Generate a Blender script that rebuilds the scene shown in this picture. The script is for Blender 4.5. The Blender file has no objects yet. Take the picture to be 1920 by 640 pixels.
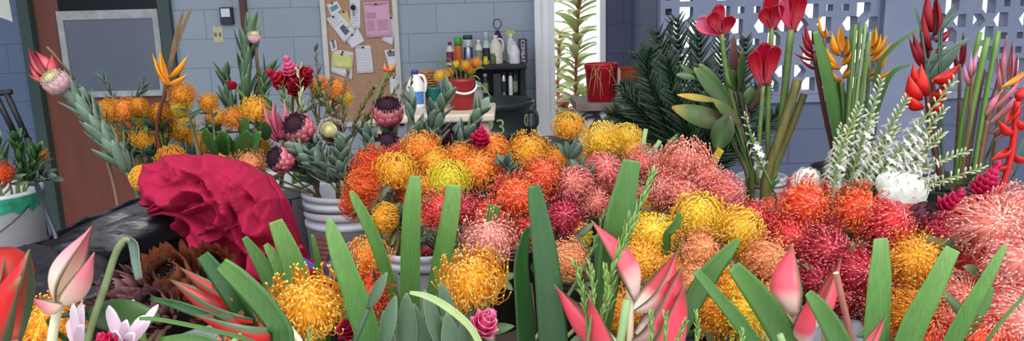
import bpy, math, random
from math import sin, cos, pi, radians, sqrt
from mathutils import Vector, Matrix, noise

# ------------------------------------------------------------------ camera, sky, exposure
SC = bpy.context.scene
COL = SC.collection
FPX = 1450.0
CAMZ = 1.55
PITCH, ROLL = radians(11.7), radians(-1.5)
cam_data = bpy.data.cameras.new('camera')
cam = bpy.data.objects.new('camera', cam_data)
COL.objects.link(cam)
cam_data.sensor_width = 36.0
cam_data.lens = 36.0 * FPX / 1920.0
cam_data.clip_start = 0.02
cam.location = (0, 0, CAMZ)
CR = Matrix.Rotation(pi / 2 - PITCH, 3, 'X') @ Matrix.Rotation(ROLL, 3, 'Z')
cam.rotation_euler = CR.to_euler()
SC.camera = cam

WORLD_STRENGTH = 2.0
SC.view_settings.view_transform = 'Standard'
SC.view_settings.look = 'None'
SC.view_settings.gamma = 1.0
SC.view_settings.use_curve_mapping = False
SC.view_settings.exposure = 0.2
world = bpy.data.worlds.new('overcast_sky')
SC.world = world
world.use_nodes = True
wn = world.node_tree.nodes
wn.clear()
wl = world.node_tree.links
w_out = wn.new('ShaderNodeOutputWorld')
w_bg = wn.new('ShaderNodeBackground')
w_bg.inputs['Color'].default_value = (0.93, 0.96, 1.0, 1)
w_bg.inputs['Strength'].default_value = WORLD_STRENGTH
wl.new(w_bg.outputs[0], w_out.inputs[0])
sun_data = bpy.data.lights.new('hazy_sun', 'SUN')
sun_data.energy = 1.2
sun_data.angle = radians(25)
sun_data.color = (1, 0.97, 0.92)
sun = bpy.data.objects.new('hazy_sun', sun_data)
COL.objects.link(sun)
sun.rotation_euler = (radians(38), radians(12), 0)

# ------------------------------------------------------------------ projection helpers
UPV = Vector((0, 0, 1))
RIGHT, CUP, BACK = CR @ Vector((1, 0, 0)), CR @ Vector((0, 1, 0)), CR @ Vector((0, 0, 1))
CAMP = Vector((0, 0, CAMZ))
def P(px, py, Y):
    """world point seen at a photo pixel, at distance Y in front of the camera position"""
    d = CR @ Vector(((px - 960) / FPX, -(py - 320) / FPX, -1))
    return CAMP + d * (Y / d.y)
def SZ(n, p):
    """world length that shows n photo pixels long at point p"""
    return n * -((p - CAMP).dot(BACK)) / FPX

# ------------------------------------------------------------------ colour and material
def lin(c):
    return tuple((x / 255 / 12.92) if x / 255 <= 0.04045 else ((x / 255 + 0.055) / 1.055) ** 2.4 for x in c) + (1,)
MATS = {}
def mat(name, stops, rough=0.55, edge=None, var=0.12, scale=30, transl=0.0, spec=0.35, bump=0.0, bscale=60, metal=0.0, stretch=None, huevar=0.0):
    """stops: one sRGB colour or [(pos, colour)...] along the attribute t; edge: (colour, threshold) along e"""
    if name in MATS: return MATS[name]
    m = bpy.data.materials.new(name); MATS[name] = m
    m.use_nodes = True
    nt = m.node_tree; N = nt.nodes; L = nt.links
    b = N['Principled BSDF']
    b.inputs['Roughness'].default_value = rough
    b.inputs['Metallic'].default_value = metal
    b.inputs['Specular IOR Level'].default_value = spec
    if isinstance(stops, tuple): stops = [(0, stops)]
    if len(stops) == 1:
        rgb = N.new('ShaderNodeRGB'); rgb.outputs[0].default_value = lin(stops[0][1]); col = rgb.outputs[0]
    else:
        at = N.new('ShaderNodeAttribute'); at.attribute_name = 't'
        cr = N.new('ShaderNodeValToRGB')
        el = cr.color_ramp.elements
        while len(el) < len(stops): el.new(0.5)
        for e_, (p_, c_) in zip(el, stops): e_.position = p_; e_.color = lin(c_)
        L.new(at.outputs['Fac'], cr.inputs[0]); col = cr.outputs[0]
    if edge:
        ae = N.new('ShaderNodeAttribute'); ae.attribute_name = 'e'
        mr = N.new('ShaderNodeMapRange'); mr.inputs[1].default_value = edge[1]; mr.inputs[2].default_value = min(1.0, edge[1] + 0.14)
        mx = N.new('ShaderNodeMix'); mx.data_type = 'RGBA'
        L.new(ae.outputs['Fac'], mr.inputs[0]); L.new(mr.outputs[0], mx.inputs['Factor'])
        L.new(col, mx.inputs['A']); mx.inputs['B'].default_value = lin(edge[0]); col = mx.outputs['Result']
    if var > 0:
        tc = N.new('ShaderNodeTexCoord'); mp = N.new('ShaderNodeMapping')
        if stretch: mp.inputs['Scale'].default_value = stretch
        no = N.new('ShaderNodeTexNoise'); no.inputs['Scale'].default_value = scale; no.inputs['Detail'].default_value = 3
        L.new(tc.outputs['Object'], mp.inputs[0]); L.new(mp.outputs[0], no.inputs['Vector'])
        mr2 = N.new('ShaderNodeMapRange'); mr2.inputs[1].default_value = 0.3; mr2.inputs[2].default_value = 0.7
        mr2.inputs[3].default_value = 1 - var; mr2.inputs[4].default_value = 1 + var
        L.new(no.outputs['Fac'], mr2.inputs[0])
        hs = N.new('ShaderNodeHueSaturation'); L.new(mr2.outputs[0], hs.inputs['Value']); L.new(col, hs.inputs['Color'])
        if huevar:
            oi = N.new('ShaderNodeObjectInfo'); m3 = N.new('ShaderNodeMapRange')
            m3.inputs[3].default_value = 0.5 - huevar; m3.inputs[4].default_value = 0.5 + huevar
            L.new(oi.outputs['Random'], m3.inputs[0]); L.new(m3.outputs[0], hs.inputs['Hue'])
        col = hs.outputs[0]
    L.new(col, b.inputs['Base Color'])
    if bump > 0:
        n2 = N.new('ShaderNodeTexNoise'); n2.inputs['Scale'].default_value = bscale; n2.inputs['Detail'].default_value = 4
        tc2 = N.new('ShaderNodeTexCoord'); mp2 = N.new('ShaderNodeMapping')
        if stretch: mp2.inputs['Scale'].default_value = stretch
        L.new(tc2.outputs['Object'], mp2.inputs[0]); L.new(mp2.outputs[0], n2.inputs['Vector'])
        bp = N.new('ShaderNodeBump'); bp.inputs['Strength'].default_value = bump; bp.inputs['Distance'].default_value = 0.01
        L.new(n2.outputs['Fac'], bp.inputs['Height']); L.new(bp.outputs[0], b.inputs['Normal'])
    if transl > 0:
        out = N['Material Output']; tr = N.new('ShaderNodeBsdfTranslucent'); ms = N.new('ShaderNodeMixShader')
        ms.inputs[0].default_value = transl
        L.new(col, tr.inputs[0]); L.new(b.outputs[0], ms.inputs[1]); L.new(tr.outputs[0], ms.inputs[2]); L.new(ms.outputs[0], out.inputs[0])
    return m

# ------------------------------------------------------------------ mesh builder
class MB:
    def __init__(s): s.v = []; s.f = []; s.t = []; s.e = []
    def vert(s, p, t=0.0, e=0.0):
        s.v.append(Vector(p)); s.t.append(t); s.e.append(e); return len(s.v) - 1
    def box(s, lo, hi, R=None, c=None):
        i0 = len(s.v)
        for z in (lo[2], hi[2]):
            for x, y in ((lo[0], lo[1]), (hi[0], lo[1]), (hi[0], hi[1]), (lo[0], hi[1])):
                p = Vector((x, y, z))
                if R is not None: p = R @ p
                if c is not None: p = p + Vector(c)
                s.vert(p)
        for f in ((3, 2, 1, 0), (4, 5, 6, 7), (0, 1, 5, 4), (1, 2, 6, 5), (2, 3, 7, 6), (3, 0, 4, 7)):
            s.f.append(tuple(i0 + k for k in f))
    def tube(s, pts, rad, n=6, t0=0.0, t1=1.0, cap=True, e=0.0):
        k = len(pts); rad = [rad] * k if not hasattr(rad, '__len__') else rad
        T0 = (pts[1] - pts[0]).normalized()
        a = T0.orthogonal().normalized(); i0 = len(s.v)
        for i, p in enumerate(pts):
            T = (pts[min(i + 1, k - 1)] - pts[max(i - 1, 0)]).normalized()
            a = (a - T * a.dot(T)); a = a.normalized() if a.length > 1e-6 else T.orthogonal().normalized()
            b = T.cross(a)
            for j in range(n):
                g = 2 * pi * j / n
                s.vert(p + (a * cos(g) + b * sin(g)) * rad[i], t0 + (t1 - t0) * i / (k - 1), e)
        for i in range(k - 1):
            for j in range(n):
                s.f.append((i0 + i * n + j, i0 + i * n + (j + 1) % n, i0 + (i + 1) * n + (j + 1) % n, i0 + (i + 1) * n + j))
        if cap:
            s.f.append(tuple(i0 + j for j in range(n))[::-1]); s.f.append(tuple(i0 + (k - 1) * n + j for j in range(n)))
    def strip(s, rows, ts, es):
        """rows of equally many points -> quads"""
        i0 = len(s.v); n = len(rows[0])
        for r, t in zip(rows, ts):
            for p, e in zip(r, es): s.vert(p, t, e)
        for i in range(len(rows) - 1):
            for j in range(n - 1):
                s.f.append((i0 + i * n + j, i0 + i * n + j + 1, i0 + (i + 1) * n + j + 1, i0 + (i + 1) * n + j))
    def leaf(s, base, d, L, W, up, bend=0.0, fold=0.25, n=7, prof=None, side=0.0, t0=0.0, t1=1.0):
        """a leaf from base along d; up: its upper-face normal; bend>0 curls upward"""
        d = d.normalized(); sd = d.cross(up)
        sd = sd.normalized() if sd.length > 1e-5 else d.orthogonal().normalized()
        nn = sd.cross(d).normalized()
        prof = prof or (lambda q: max(0.04, sin(pi * min(1, q * 0.93 + 0.05)) ** 0.8))
        rows = []; ts = []
        for i in range(n + 1):
            q = i / n
            c = base + d * (L * q) + nn * (bend * L * q * q) + sd * (side * L * q * q)
            w = W * 0.5 * prof(q)
            rows.append([c - sd * w + nn * (w * fold), c, c + sd * w + nn * (w * fold)]); ts.append(t0 + (t1 - t0) * q)
        s.strip(rows, ts, (1, 0, 1))
    def ribbon(s, pts, widths, up, cup=0.2, m=4, ridge=0.0):
        """a strap along pts, m strips wide, facing up; ridge: pleats"""
        rows = []; k = len(pts)
        for i, p in enumerate(pts):
            T = (pts[min(i + 1, k - 1)] - pts[max(i - 1, 0)]).normalized()
            sd = T.cross(up).normalized(); nn = sd.cross(T)
            w = widths[i] * 0.5
            rows.append([p + sd * (w * (2 * j / m - 1)) + nn * (w * (cup * (2 * j / m - 1) ** 2 + ridge * (j % 2))) for j in range(m + 1)])
        s.strip(rows, [i / (k - 1) for i in range(k)], [abs(2 * j / m - 1) for j in range(m + 1)])
    def canoe(s, base, d, L, W, up, bend=0.0, A=100, n=12, belly=0.35, m=8, depth=1.0, tipw=0.03):
        """a boat-shaped bract: keel below, the open side towards up; bend>0 lifts the tip"""
        d = d.normalized(); sd = d.cross(up)
        sd = sd.normalized() if sd.length > 1e-5 else d.orthogonal().normalized()
        nn = sd.cross(d).normalized(); rows = []; ts = []; A = radians(A)
        for i in range(n + 1):
            q = i / n
            c = base + d * (L * q) + nn * (bend * L * q * q)
            if q < belly: w = 0.3 + 0.7 * sin(pi / 2 * q / belly)
            else: w = tipw + (1 - tipw) * (cos(pi / 2 * (q - belly) / (1 - belly)) ** 1.3)
            w *= W / 2
            rows.append([c + sd * (sin(a) * w) - nn * (cos(a) * w * depth) for a in [A * (2 * j / m - 1) for j in range(m + 1)]]); ts.append(q)
        s.strip(rows, ts, [abs(2 * j / m - 1) for j in range(m + 1)])
    def lathe(s, prof, n=32, c=Vector((0, 0, 0)), axis=None):
        """prof: [(r, z)...] turned about axis through c"""
        R = Matrix.Identity(3) if axis is None else UPV.rotation_difference(axis).to_matrix()
        i0 = len(s.v); k = len(prof)
        for i, (r, z) in enumerate(prof):
            for j in range(n):
                g = 2 * pi * j / n
                s.vert(c + R @ Vector((r * cos(g), r * sin(g), z)), i / max(1, k - 1))
        for i in range(k - 1):
            for j in range(n):
                s.f.append((i0 + i * n + j, i0 + i * n + (j + 1) % n, i0 + (i + 1) * n + (j + 1) % n, i0 + (i + 1) * n + j))
        if prof[0][0] > 1e-5: s.f.append(tuple(i0 + j for j in range(n))[::-1])
        if prof[-1][0] > 1e-5: s.f.append(tuple(i0 + (k - 1) * n + j for j in range(n)))
    def build(s, name, m, parent=None, smooth=True, solid=0.0, local=False):
        me = bpy.data.meshes.new(name)
        vs = s.v
        if parent is not None and not local:
            iv = RM.get(parent.name, I4).inverted(); vs = [iv @ p for p in s.v]
        me.from_pydata([tuple(p) for p in vs], [], s.f)
        for nm, arr in (('t', s.t), ('e', s.e)):
            if any(arr):
                a = me.attributes.new(nm, 'FLOAT', 'POINT'); a.data.foreach_set('value', arr)
        if smooth: me.polygons.foreach_set('use_smooth', [True] * len(me.polygons))
        me.materials.append(m)
        o = bpy.data.objects.new(name, me); COL.objects.link(o)
        if parent is not None: o.parent = parent
        if parent is not None: RM[o.name] = RM.get(parent.name, I4)
        if solid:
            so = o.modifiers.new('thickness', 'SOLIDIFY'); so.thickness = solid; so.offset = 0
        return o
I4 = Matrix.Identity(4)
RM = {}   # world matrix of each thing's root
def thing(name, label, cat, loc, group=None, rot=None, scale=1.0):
    o = bpy.data.objects.new(name, None); COL.objects.link(o); o.empty_display_size = 0.03
    Mx = Matrix.Translation(Vector(loc)) @ (rot.to_4x4() if rot is not None else Matrix.Identity(4)) @ Matrix.Scale(scale, 4)
    o.matrix_world = Mx; RM[o.name] = Mx
    o['label'] = label; o['category'] = cat
    if group: o['group'] = group
    return o
def tag(o, label, cat, group=None, kind=None):
    o['label'] = label; o['category'] = cat
    if group: o['group'] = group
    if kind: o['kind'] = kind
    return o
def structure(o, label=None):
    o['kind'] = 'structure'
    if label: o['label'] = label
    return o
def bez(p0, p1, p2, n=8):
    return [p0 * (1 - q) ** 2 + p1 * (2 * q * (1 - q)) + p2 * q * q for q in [i / n for i in range(n + 1)]]
def spline(pts, n=5):
    """Catmull-Rom through Vectors"""
    out = []
    for i in range(len(pts) - 1):
        a = pts[max(i - 1, 0)]; b = pts[i]; c = pts[i + 1]; d = pts[min(i + 2, len(pts) - 1)]
        for j in range(n):
            q = j / n
            out.append(0.5 * ((2 * b) + (c - a) * q + (2 * a - 5 * b + 4 * c - d) * q * q + (3 * b - a - 3 * c + d) * q ** 3))
    out.append(pts[-1].copy()); return out
def lerps(vals, n):
    """resample a list of numbers like spline() does"""
    out = []
    for i in range(len(vals) - 1):
        for j in range(n): out.append(vals[i] + (vals[i + 1] - vals[i]) * j / n)
    return out + [vals[-1]]
def screen(sx, sy):
    """unit vector from its part to the right and up as the camera sees it; the rest faces the camera"""
    return (RIGHT * sx + CUP * sy + BACK * sqrt(max(0.0, 1 - sx * sx - sy * sy))).normalized()
# ------------------------------------------------------------------ the room
WY = 5.6          # back wall
BY = 4.5          # breeze-block wall
def block_wall_mat(name, c1, c2, mortar, w, h, ox=0.0, oz=0.0, flip=False):
    m = bpy.data.materials.new(name); m.use_nodes = True
    N = m.node_tree.nodes; L = m.node_tree.links; b = N['Principled BSDF']
    b.inputs['Roughness'].default_value = 0.7; b.inputs['Specular IOR Level'].default_value = 0.2
    tc = N.new('ShaderNodeTexCoord'); sx = N.new('ShaderNodeSeparateXYZ'); cx = N.new('ShaderNodeCombineXYZ')
    L.new(tc.outputs['Object'], sx.inputs[0])
    L.new(sx.outputs['Y' if flip else 'X'], cx.inputs[0]); L.new(sx.outputs['Z'], cx.inputs[1])
    mp = N.new('ShaderNodeMapping'); mp.inputs['Location'].default_value = (ox, oz, 0); L.new(cx.outputs[0], mp.inputs[0])
    br = N.new('ShaderNodeTexBrick')
    br.inputs['Scale'].default_value = 1.0; br.inputs['Brick Width'].default_value = w; br.inputs['Row Height'].default_value = h
    br.inputs['Mortar Size'].default_value = 0.004; br.inputs['Mortar Smooth'].default_value = 0.6
    br.inputs['Color1'].default_value = lin(c1); br.inputs['Color2'].default_value = lin(c2); br.inputs['Mortar'].default_value = lin(mortar)
    L.new(mp.outputs[0], br.inputs['Vector'])
    no = N.new('ShaderNodeTexNoise'); no.inputs['Scale'].default_value = 3; no.inputs['Detail'].default_value = 6
    L.new(tc.outputs['Object'], no.inputs['Vector'])
    mr = N.new('ShaderNodeMapRange'); mr.inputs[3].default_value = 0.9; mr.inputs[4].default_value = 1.1; L.new(no.outputs[0], mr.inputs[0])
    hs = N.new('ShaderNodeHueSaturation'); L.new(br.outputs['Color'], hs.inputs['Color']); L.new(mr.outputs[0], hs.inputs['Value'])
    L.new(hs.outputs[0], b.inputs['Base Color'])
    bp = N.new('ShaderNodeBump'); bp.inputs['Strength'].default_value = 0.35; bp.inputs['Distance'].default_value = 0.006; bp.invert = True
    n3 = N.new('ShaderNodeTexNoise'); n3.inputs['Scale'].default_value = 90
    L.new(tc.outputs['Object'], n3.inputs['Vector'])
    ad = N.new('ShaderNodeMath'); ad.operation = 'MULTIPLY_ADD'; ad.inputs[1].default_value = 0.15
    L.new(n3.outputs[0], ad.inputs[0]); L.new(br.outputs['Fac'], ad.inputs[2])
    L.new(ad.outputs[0], bp.inputs['Height']); L.new(bp.outputs[0], b.inputs['Normal'])
    return m
WALLM = block_wall_mat('painted_block', (164, 174, 188), (160, 170, 185), (132, 142, 154), 0.41, 0.205, 0.1, 0.03)
WALLM_SHADE = block_wall_mat('painted_block_shaded', (98, 106, 132), (94, 102, 128), (78, 84, 106), 0.41, 0.205, 0.0, 0.0)  # shade of the back-lit right wall, put into a darker block colour
WALLS2 = block_wall_mat('painted_block_blue', (112, 126, 154), (108, 122, 150), (92, 104, 130), 0.41, 0.205, .1, .03)
WALLS = block_wall_mat('painted_block_side', (128, 142, 170), (124, 138, 166), (98, 110, 134), 0.41, 0.205, 0, 0.03, True)

x_do_l = P(1010, 150, WY).x; x_do_r = P(1130, 150, WY).x      # the open doorway
x_dr_l = P(72, 200, WY).x; x_dr_r = P(338, 200, WY).x          # the brown door
CEILZ = 3.3
XL, XR = x_dr_l - 1.5, 4.6
b = MB()
b.box((x_dr_r, WY, 0), (x_do_l, WY + 0.2, CEILZ)); structure(b.build('wall_back', WALLM, smooth=False))
b = MB(); b.box((XL, WY, 0), (x_dr_l, WY + 0.2, CEILZ)); structure(b.build('wall_back_side', WALLS2, smooth=False))
b = MB(); b.box((x_dr_l, WY, 2.35), (x_dr_r, WY + 0.2, CEILZ)); structure(b.build('wall_back_lintel', WALLM, smooth=False))
b = MB(); b.box((x_do_l, WY, 2.5), (x_do_r, WY + 0.2, CEILZ)); structure(b.build('wall_back_head', WALLM, smooth=False))
_pc = P(1489, 47, BY); _bw = (P(1655, 47, BY) - _pc).length
FARX = _pc.x + (math.ceil((P(1240, 47, BY).x - _pc.x) / _bw - 0.5) - .5) * _bw
b = MB(); b.box((x_do_r, WY, 0), (FARX, WY + 0.2, CEILZ)); structure(b.build('wall_back_far', WALLM_SHADE, smooth=False))
b = MB(); b.box((XL - 0.2, -1.5, 0), (XL, WY + 0.2, CEILZ)); structure(b.build('wall_left', WALLS, smooth=False))
# floor, outside ground, ceiling
FLM = mat('floor_concrete', (120, 118, 116), 0.7, var=0.2, scale=4)
b = MB(); b.box((XL - 0.2, -1.5, -0.1), (XR + 0.2, BY + 0.14, 0)); b.box((XL - .2, BY + .14, -.1), (FARX + .1, WY + .2, 0)); structure(b.build('floor', FLM, smooth=False))
GRM = mat('outside_ground', (205, 206, 190), 0.9, var=0.25, scale=2)
b = MB(); b.box((-14, WY + 0.2, -0.15), (16, 24, -0.05)); b.box((FARX + .1, BY + .14, -.15), (16, WY + .2, -.05)); structure(b.build('ground_outside', GRM, smooth=False))
CLM = mat('ceiling_board', (205, 206, 205), 0.8, var=0.05, scale=5)
b = MB(); b.box((XL - 0.2, 2.75, CEILZ), (XR + 0.4, BY + .16, CEILZ + 0.1)); b.box((XL - 0.2, BY + .16, CEILZ), (FARX + .2, WY + .4, CEILZ + 0.1)); structure(b.build('ceiling', CLM, smooth=False))
# breeze-block wall
def breeze_wall(name, x0px, x1px):
    pc = P(1489, 47, BY); pe = P(1655, 47, BY)
    bw = (pe - pc).length; bh = bw * 87 / 166
    u = bw / 166.0; T = 0.085
    cu = bpy.data.curves.new('unit', 'CURVE'); cu.dimensions = '2D'; cu.fill_mode = 'BOTH'; cu.extrude = T / 2
    def poly(pts):
        sp = cu.splines.new('POLY'); sp.points.add(len(pts) - 1)
        for q, (x, y) in zip(sp.points, pts): q.co = (x * u, y * u, 0, 1)
        sp.use_cyclic_u = True
    poly([(-83, -43.5), (83, -43.5), (83, 43.5), (-83, 43.5)])
    for sx in (-1, 1):
        for sy in (-1, 1):
            poly([(sx * 68 + a, sy * 30 + c) for a, c in ((-6, -6), (6, -6), (6, 6), (-6, 6))])
            poly([(sx * 34 + sx * a, sy * 25 + sy * c) for a, c in ((-12, -4), (-4, -13), (13, -13), (13, 13), (-12, 13))])
        poly([(sx * 59 + a, c) for a, c in ((-14, 0), (-5, -14), (13, -13), (13, 13), (-5, 14))])
        poly([(sx * 15 + sx * a, c) for a, c in ((-8, -12), (6, -12), (15, 0), (6, 12), (-8, 12))])
    co = bpy.data.objects.new('unit', cu)
    COL.objects.link(co)
    dg = bpy.context.evaluated_depsgraph_get()
    me = bpy.data.meshes.new_from_object(co.evaluated_get(dg))
    vs = [v.co.copy() for v in me.vertices]; fs = [tuple(p.vertices) for p in me.polygons]
    bpy.data.objects.remove(co); bpy.data.curves.remove(cu); bpy.data.meshes.remove(me)
    mb = MB()
    zc = P(1489, 47, BY).z
    i0 = math.ceil((P(x0px, 47, BY).x - pc.x) / bw - 0.5); i1 = math.floor((P(x1px, 47, BY).x - pc.x) / bw + 0.5)
    xs = []
    for i in range(i0, i1 + 1):
        for j in range(-1, 5):
            c = Vector((pc.x + i * bw, BY + T / 2 + 0.02, zc + j * bh)); k = len(mb.v)
            for v in vs: mb.vert(c + Vector((v.x, -v.z, v.y)))
            for f in fs: mb.f.append(tuple(k + q for q in f))
        xs += [pc.x + (i - .5) * bw, pc.x + (i + .5) * bw]
    o = structure(mb.build(name, BRM, smooth=False))
    return min(xs), max(xs), zc - 1.5 * bh, zc + 4.5 * bh
BRM = mat('breeze_block_paint', (128, 136, 160), 0.75, var=0.06, scale=8, bump=0.2, bscale=200)
xa0, xa1, zb, zt = breeze_wall('wall_breeze_block', 1240, 1640)
xc0, xc1, _, _ = breeze_wall('wall_breeze_block_far', 1765, 2150)
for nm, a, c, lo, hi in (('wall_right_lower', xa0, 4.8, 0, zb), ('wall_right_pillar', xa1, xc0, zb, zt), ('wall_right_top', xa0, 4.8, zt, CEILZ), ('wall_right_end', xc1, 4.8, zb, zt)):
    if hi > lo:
        b = MB(); b.box((a, BY, lo), (c, BY + 0.14, hi)); structure(b.build(nm, WALLM_SHADE, smooth=False))
b = MB(); b.box((P(1649, 90, BY).x, BY - .035, 0), (P(1737, 90, BY).x, BY + .16, CEILZ)); structure(b.build('wall_pillar', BRM, smooth=False))
b = MB(); b.box((xa0, BY + 0.14, 0), (xa0 + 0.1, WY, CEILZ)); structure(b.build('wall_return', WALLM_SHADE, smooth=False))
b = MB(); b.box((4.8, 0.5, 0), (5.0, BY, CEILZ)); structure(b.build('wall_right', WALLM_SHADE, smooth=False))
b = MB(); b.box((xa0 + 0.06, BY - 0.02, zb - 0.045), (4.8, BY, zb)); structure(b.build('trim_1', BRM, smooth=False))
# doorway frame (white)
WHP = mat('white_gloss_paint', (246, 248, 250), 0.4, var=0.04, scale=4)
xf0, xf1 = P(1004, 150, WY - 0.05).x, P(1040, 150, WY - 0.05).x
d1 = MB()
d1.box((xf0, WY - 0.14, 0), (xf0 + 0.04, WY + 0.2, 2.5)); d1.box((xf0 + 0.04, WY - 0.1, 0), (xf1 - 0.035, WY + 0.2, 2.5)); d1.box((xf1 - 0.035, WY - 0.13, 0), (xf1, WY + 0.2, 2.5))
structure(d1.build('trim_2', WHP, smooth=False))
b = MB(); b.box((x_do_r - 0.02, WY - 0.02, 0), (x_do_r + 0.02, WY + 0.2, 2.5)); structure(b.build('trim_3', WHP, smooth=False))
# brown door with its white-framed pane
BRN = mat('brown_door_paint', (124, 74, 62), 0.5, var=0.12, scale=3, stretch=(4, 4, 0.6))
GRN = mat('dark_green_trim', (70, 86, 84), 0.5, var=0.1, scale=4)
dr = MB()
def zpx(px, py): return P(px, py, WY).z
zt1 = zpx(215, 24); zt2 = zpx(215, 176)
xw0, xw1 = P(118, 100, WY).x, P(306, 100, WY).x
dx0, dx1 = x_dr_l + 0.06, x_dr_r - 0.06
dr.box((dx0, WY + 0.02, 0), (xw0, WY + 0.07, 2.3)); dr.box((xw1, WY + 0.02, 0), (dx1, WY + 0.07, 2.3)); dr.box((xw0, WY + 0.02, 0), (xw1, WY + 0.07, zt2))
door = structure(dr.build('door_1', BRN, smooth=False))
b = MB(); b.box((xw0, WY + 0.02, zt1 + 0.02), (xw1, WY + 0.05, 2.3)); o = b.build('dark_pane', mat('dark_glass', (30, 28, 30), 0.25, var=0.05), door, smooth=False, local=True)
b = MB(); fw = 0.042
b.box((xw0, WY - 0.02, zt2 - 0.02), (xw1, WY + 0.02, zt2 + fw - 0.02)); b.box((xw0, WY - 0.02, zt1 - fw), (xw1, WY + 0.02, zt1 + 0.02))
b.box((xw0, WY - 0.018, zt2 + fw - .02), (xw0 + fw, WY + 0.018, zt1 - fw)); b.box((xw1 - fw, WY - 0.018, zt2 + fw - .02), (xw1, WY + 0.018, zt1 - fw))
b.build('pane_frame', mat('old_white_paint', (178, 180, 182), 0.55, var=0.2, scale=12), door, smooth=False, local=True)
b = MB(); b.box((xw0 + fw, WY - 0.004, zt2), (xw1 - fw, WY + 0.012, zt1))
b.build('grey_pane', mat('grey_cloudy_pane', (112, 118, 130), 0.12, var=0.1, scale=2.2, spec=1.0, bump=0.35, bscale=5), door, smooth=False, local=True)
b = MB(); b.box((x_dr_l - 0.02, WY - 0.05, 0), (dx0, WY + 0.02, 2.35)); b.box((dx1, WY - 0.05, 0), (x_dr_r + 0.02, WY + 0.02, 2.35)); b.box((dx0, WY - 0.05, 2.3), (dx1, WY + 0.02, 2.35))
structure(b.build('trim_4', GRN, smooth=False))
b = MB(); p0 = P(452, 20, WY).x; b.box((p0, WY - 0.03, 1.36), (p0 + 0.045, WY, CEILZ)); tag(b.build('conduit_cover', mat('conduit_brown', (96, 58, 50), 0.5), smooth=False), 'narrow brown conduit strip running up the blue wall above the red protea tip', 'conduit')

# ------------------------------------------------------------------ tables that carry the buckets
TZ = 0.62
TBM = mat('table_ply', (110, 100, 92), 0.6, var=0.15, scale=5)
def table(x0, x1, y0, y1, z, label, name='display_table', m=TBM):
    t = thing(name, label, 'table', ((x0 + x1) / 2, (y0 + y1) / 2, 0))
    b = MB(); b.box((x0, y0, z - 0.035), (x1, y1, z)); b.build('table_top', m, t, smooth=False)
    for x in (x0 + 0.05, x1 - 0.05):
        for y in (y0 + 0.05, y1 - 0.05):
            b = MB(); b.box((x - 0.02, y - 0.02, 0), (x + 0.02, y + 0.02, z - 0.035)); b.build('leg', m, t, smooth=False)
    return t
table(-2.1, 0.15, 0.62, 3.1, TZ, 'low plywood table beneath the buckets of yellow pincushions and the black tub')
table(0.18, 2.3, 0.62, 3.1, TZ, 'low plywood table beneath the salmon and coral pincushions')
# ------------------------------------------------------------------ buckets
def bucket(cx, cy, z0, R, H, m, label, name='bucket', cat='bucket', ribs=3, handle=True, hm=None, group=None, ang=0.0, taper=0.86, rib_at=None, hdrop=0.0):
    t = thing(name, label, cat, (cx, cy, z0), group)
    c = Vector((cx, cy, z0))
    pr = [(R * taper * 0.9, 0), (R * taper, 0.004)]
    zs = [H * (1 - 0.09 * (k + 1)) for k in range(ribs)][::-1]
    rr = lambda z: R * (taper + (0.96 - taper) * z / H)
    for z in zs: pr += [(rr(z), z - 0.012), (rr(z) + 0.005, z - 0.008), (rr(z) + 0.005, z + 0.004), (rr(z), z + 0.008)]
    pr += [(rr(H), H - 0.018), (R, H - 0.014), (R, H), (R - 0.006, H + 0.002), (rr(H) - 0.006, H - 0.006), (R * taper - 0.006, 0.012), (0.0, 0.012)]
    b = MB(); b.lathe(pr, 40, c); b.build('bucket_body', m, t)
    if handle:
        a = Vector((cos(ang), sin(ang), 0)); f = Vector((sin(ang), -cos(ang), 0)); pts = []
        for k in range(17):
            g = pi * k / 16
            pts.append(c + a * ((R + 0.008) * cos(g)) + Vector((0, 0, H * 0.88 - hdrop * sin(g))) + f * ((R * 1.08) * sin(g)))
        b = MB(); b.tube(pts, 0.0022 if hm is None else 0.006, 6); b.build('handle', hm or mat('handle_wire', (60, 60, 64), 0.35, metal=0.8), t)
    return t
WPL = mat('white_bucket_plastic', (196, 198, 208), 0.38, var=0.05, scale=6, spec=0.4)
WPL2 = mat('white_bucket_scuffed', (186, 190, 198), 0.42, var=0.12, scale=9)
def text_mesh(txt, size, thick=0.001):
    cu = bpy.data.curves.new('lettering', 'FONT'); cu.body = txt; cu.size = size; cu.extrude = thick; cu.align_x = 'CENTER'; cu.align_y = 'CENTER'
    o = bpy.data.objects.new('lettering', cu); COL.objects.link(o)
    me = bpy.data.meshes.new_from_object(o.evaluated_get(bpy.context.evaluated_depsgraph_get()))
    vs = [v.co.copy() for v in me.vertices]; fs = [tuple(p.vertices) for p in me.polygons]
    bpy.data.objects.remove(o); bpy.data.curves.remove(cu); bpy.data.meshes.remove(me)
    return vs, fs
def text_round(txt, size, c, R, z, ang, m, parent, name='lettering', rot=0.0, taper=0.0):
    """lettering wrapped on an upright cylinder of radius R about c, centred at angle ang"""
    vs, fs = text_mesh(txt, size); b = MB()
    for v in vs:
        x = v.x * cos(rot) - v.y * sin(rot); y = v.x * sin(rot) + v.y * cos(rot)
        r = R + 0.0012 + v.z + taper * y
        g = ang + x / R
        b.vert(c + Vector((r * cos(g), r * sin(g), z + y)))
    b.f = fs; return b.build(name, m, parent, smooth=False)
def text_flat(txt, size, o, ux, uy, m, parent, name='lettering'):
    vs, fs = text_mesh(txt, size, 0.0004); b = MB(); un = ux.cross(uy)
    for v in vs: b.vert(o + ux * v.x + uy * v.y + un * (v.z + 0.0006))
    b.f = fs; return b.build(name, m, parent, smooth=False)
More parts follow.
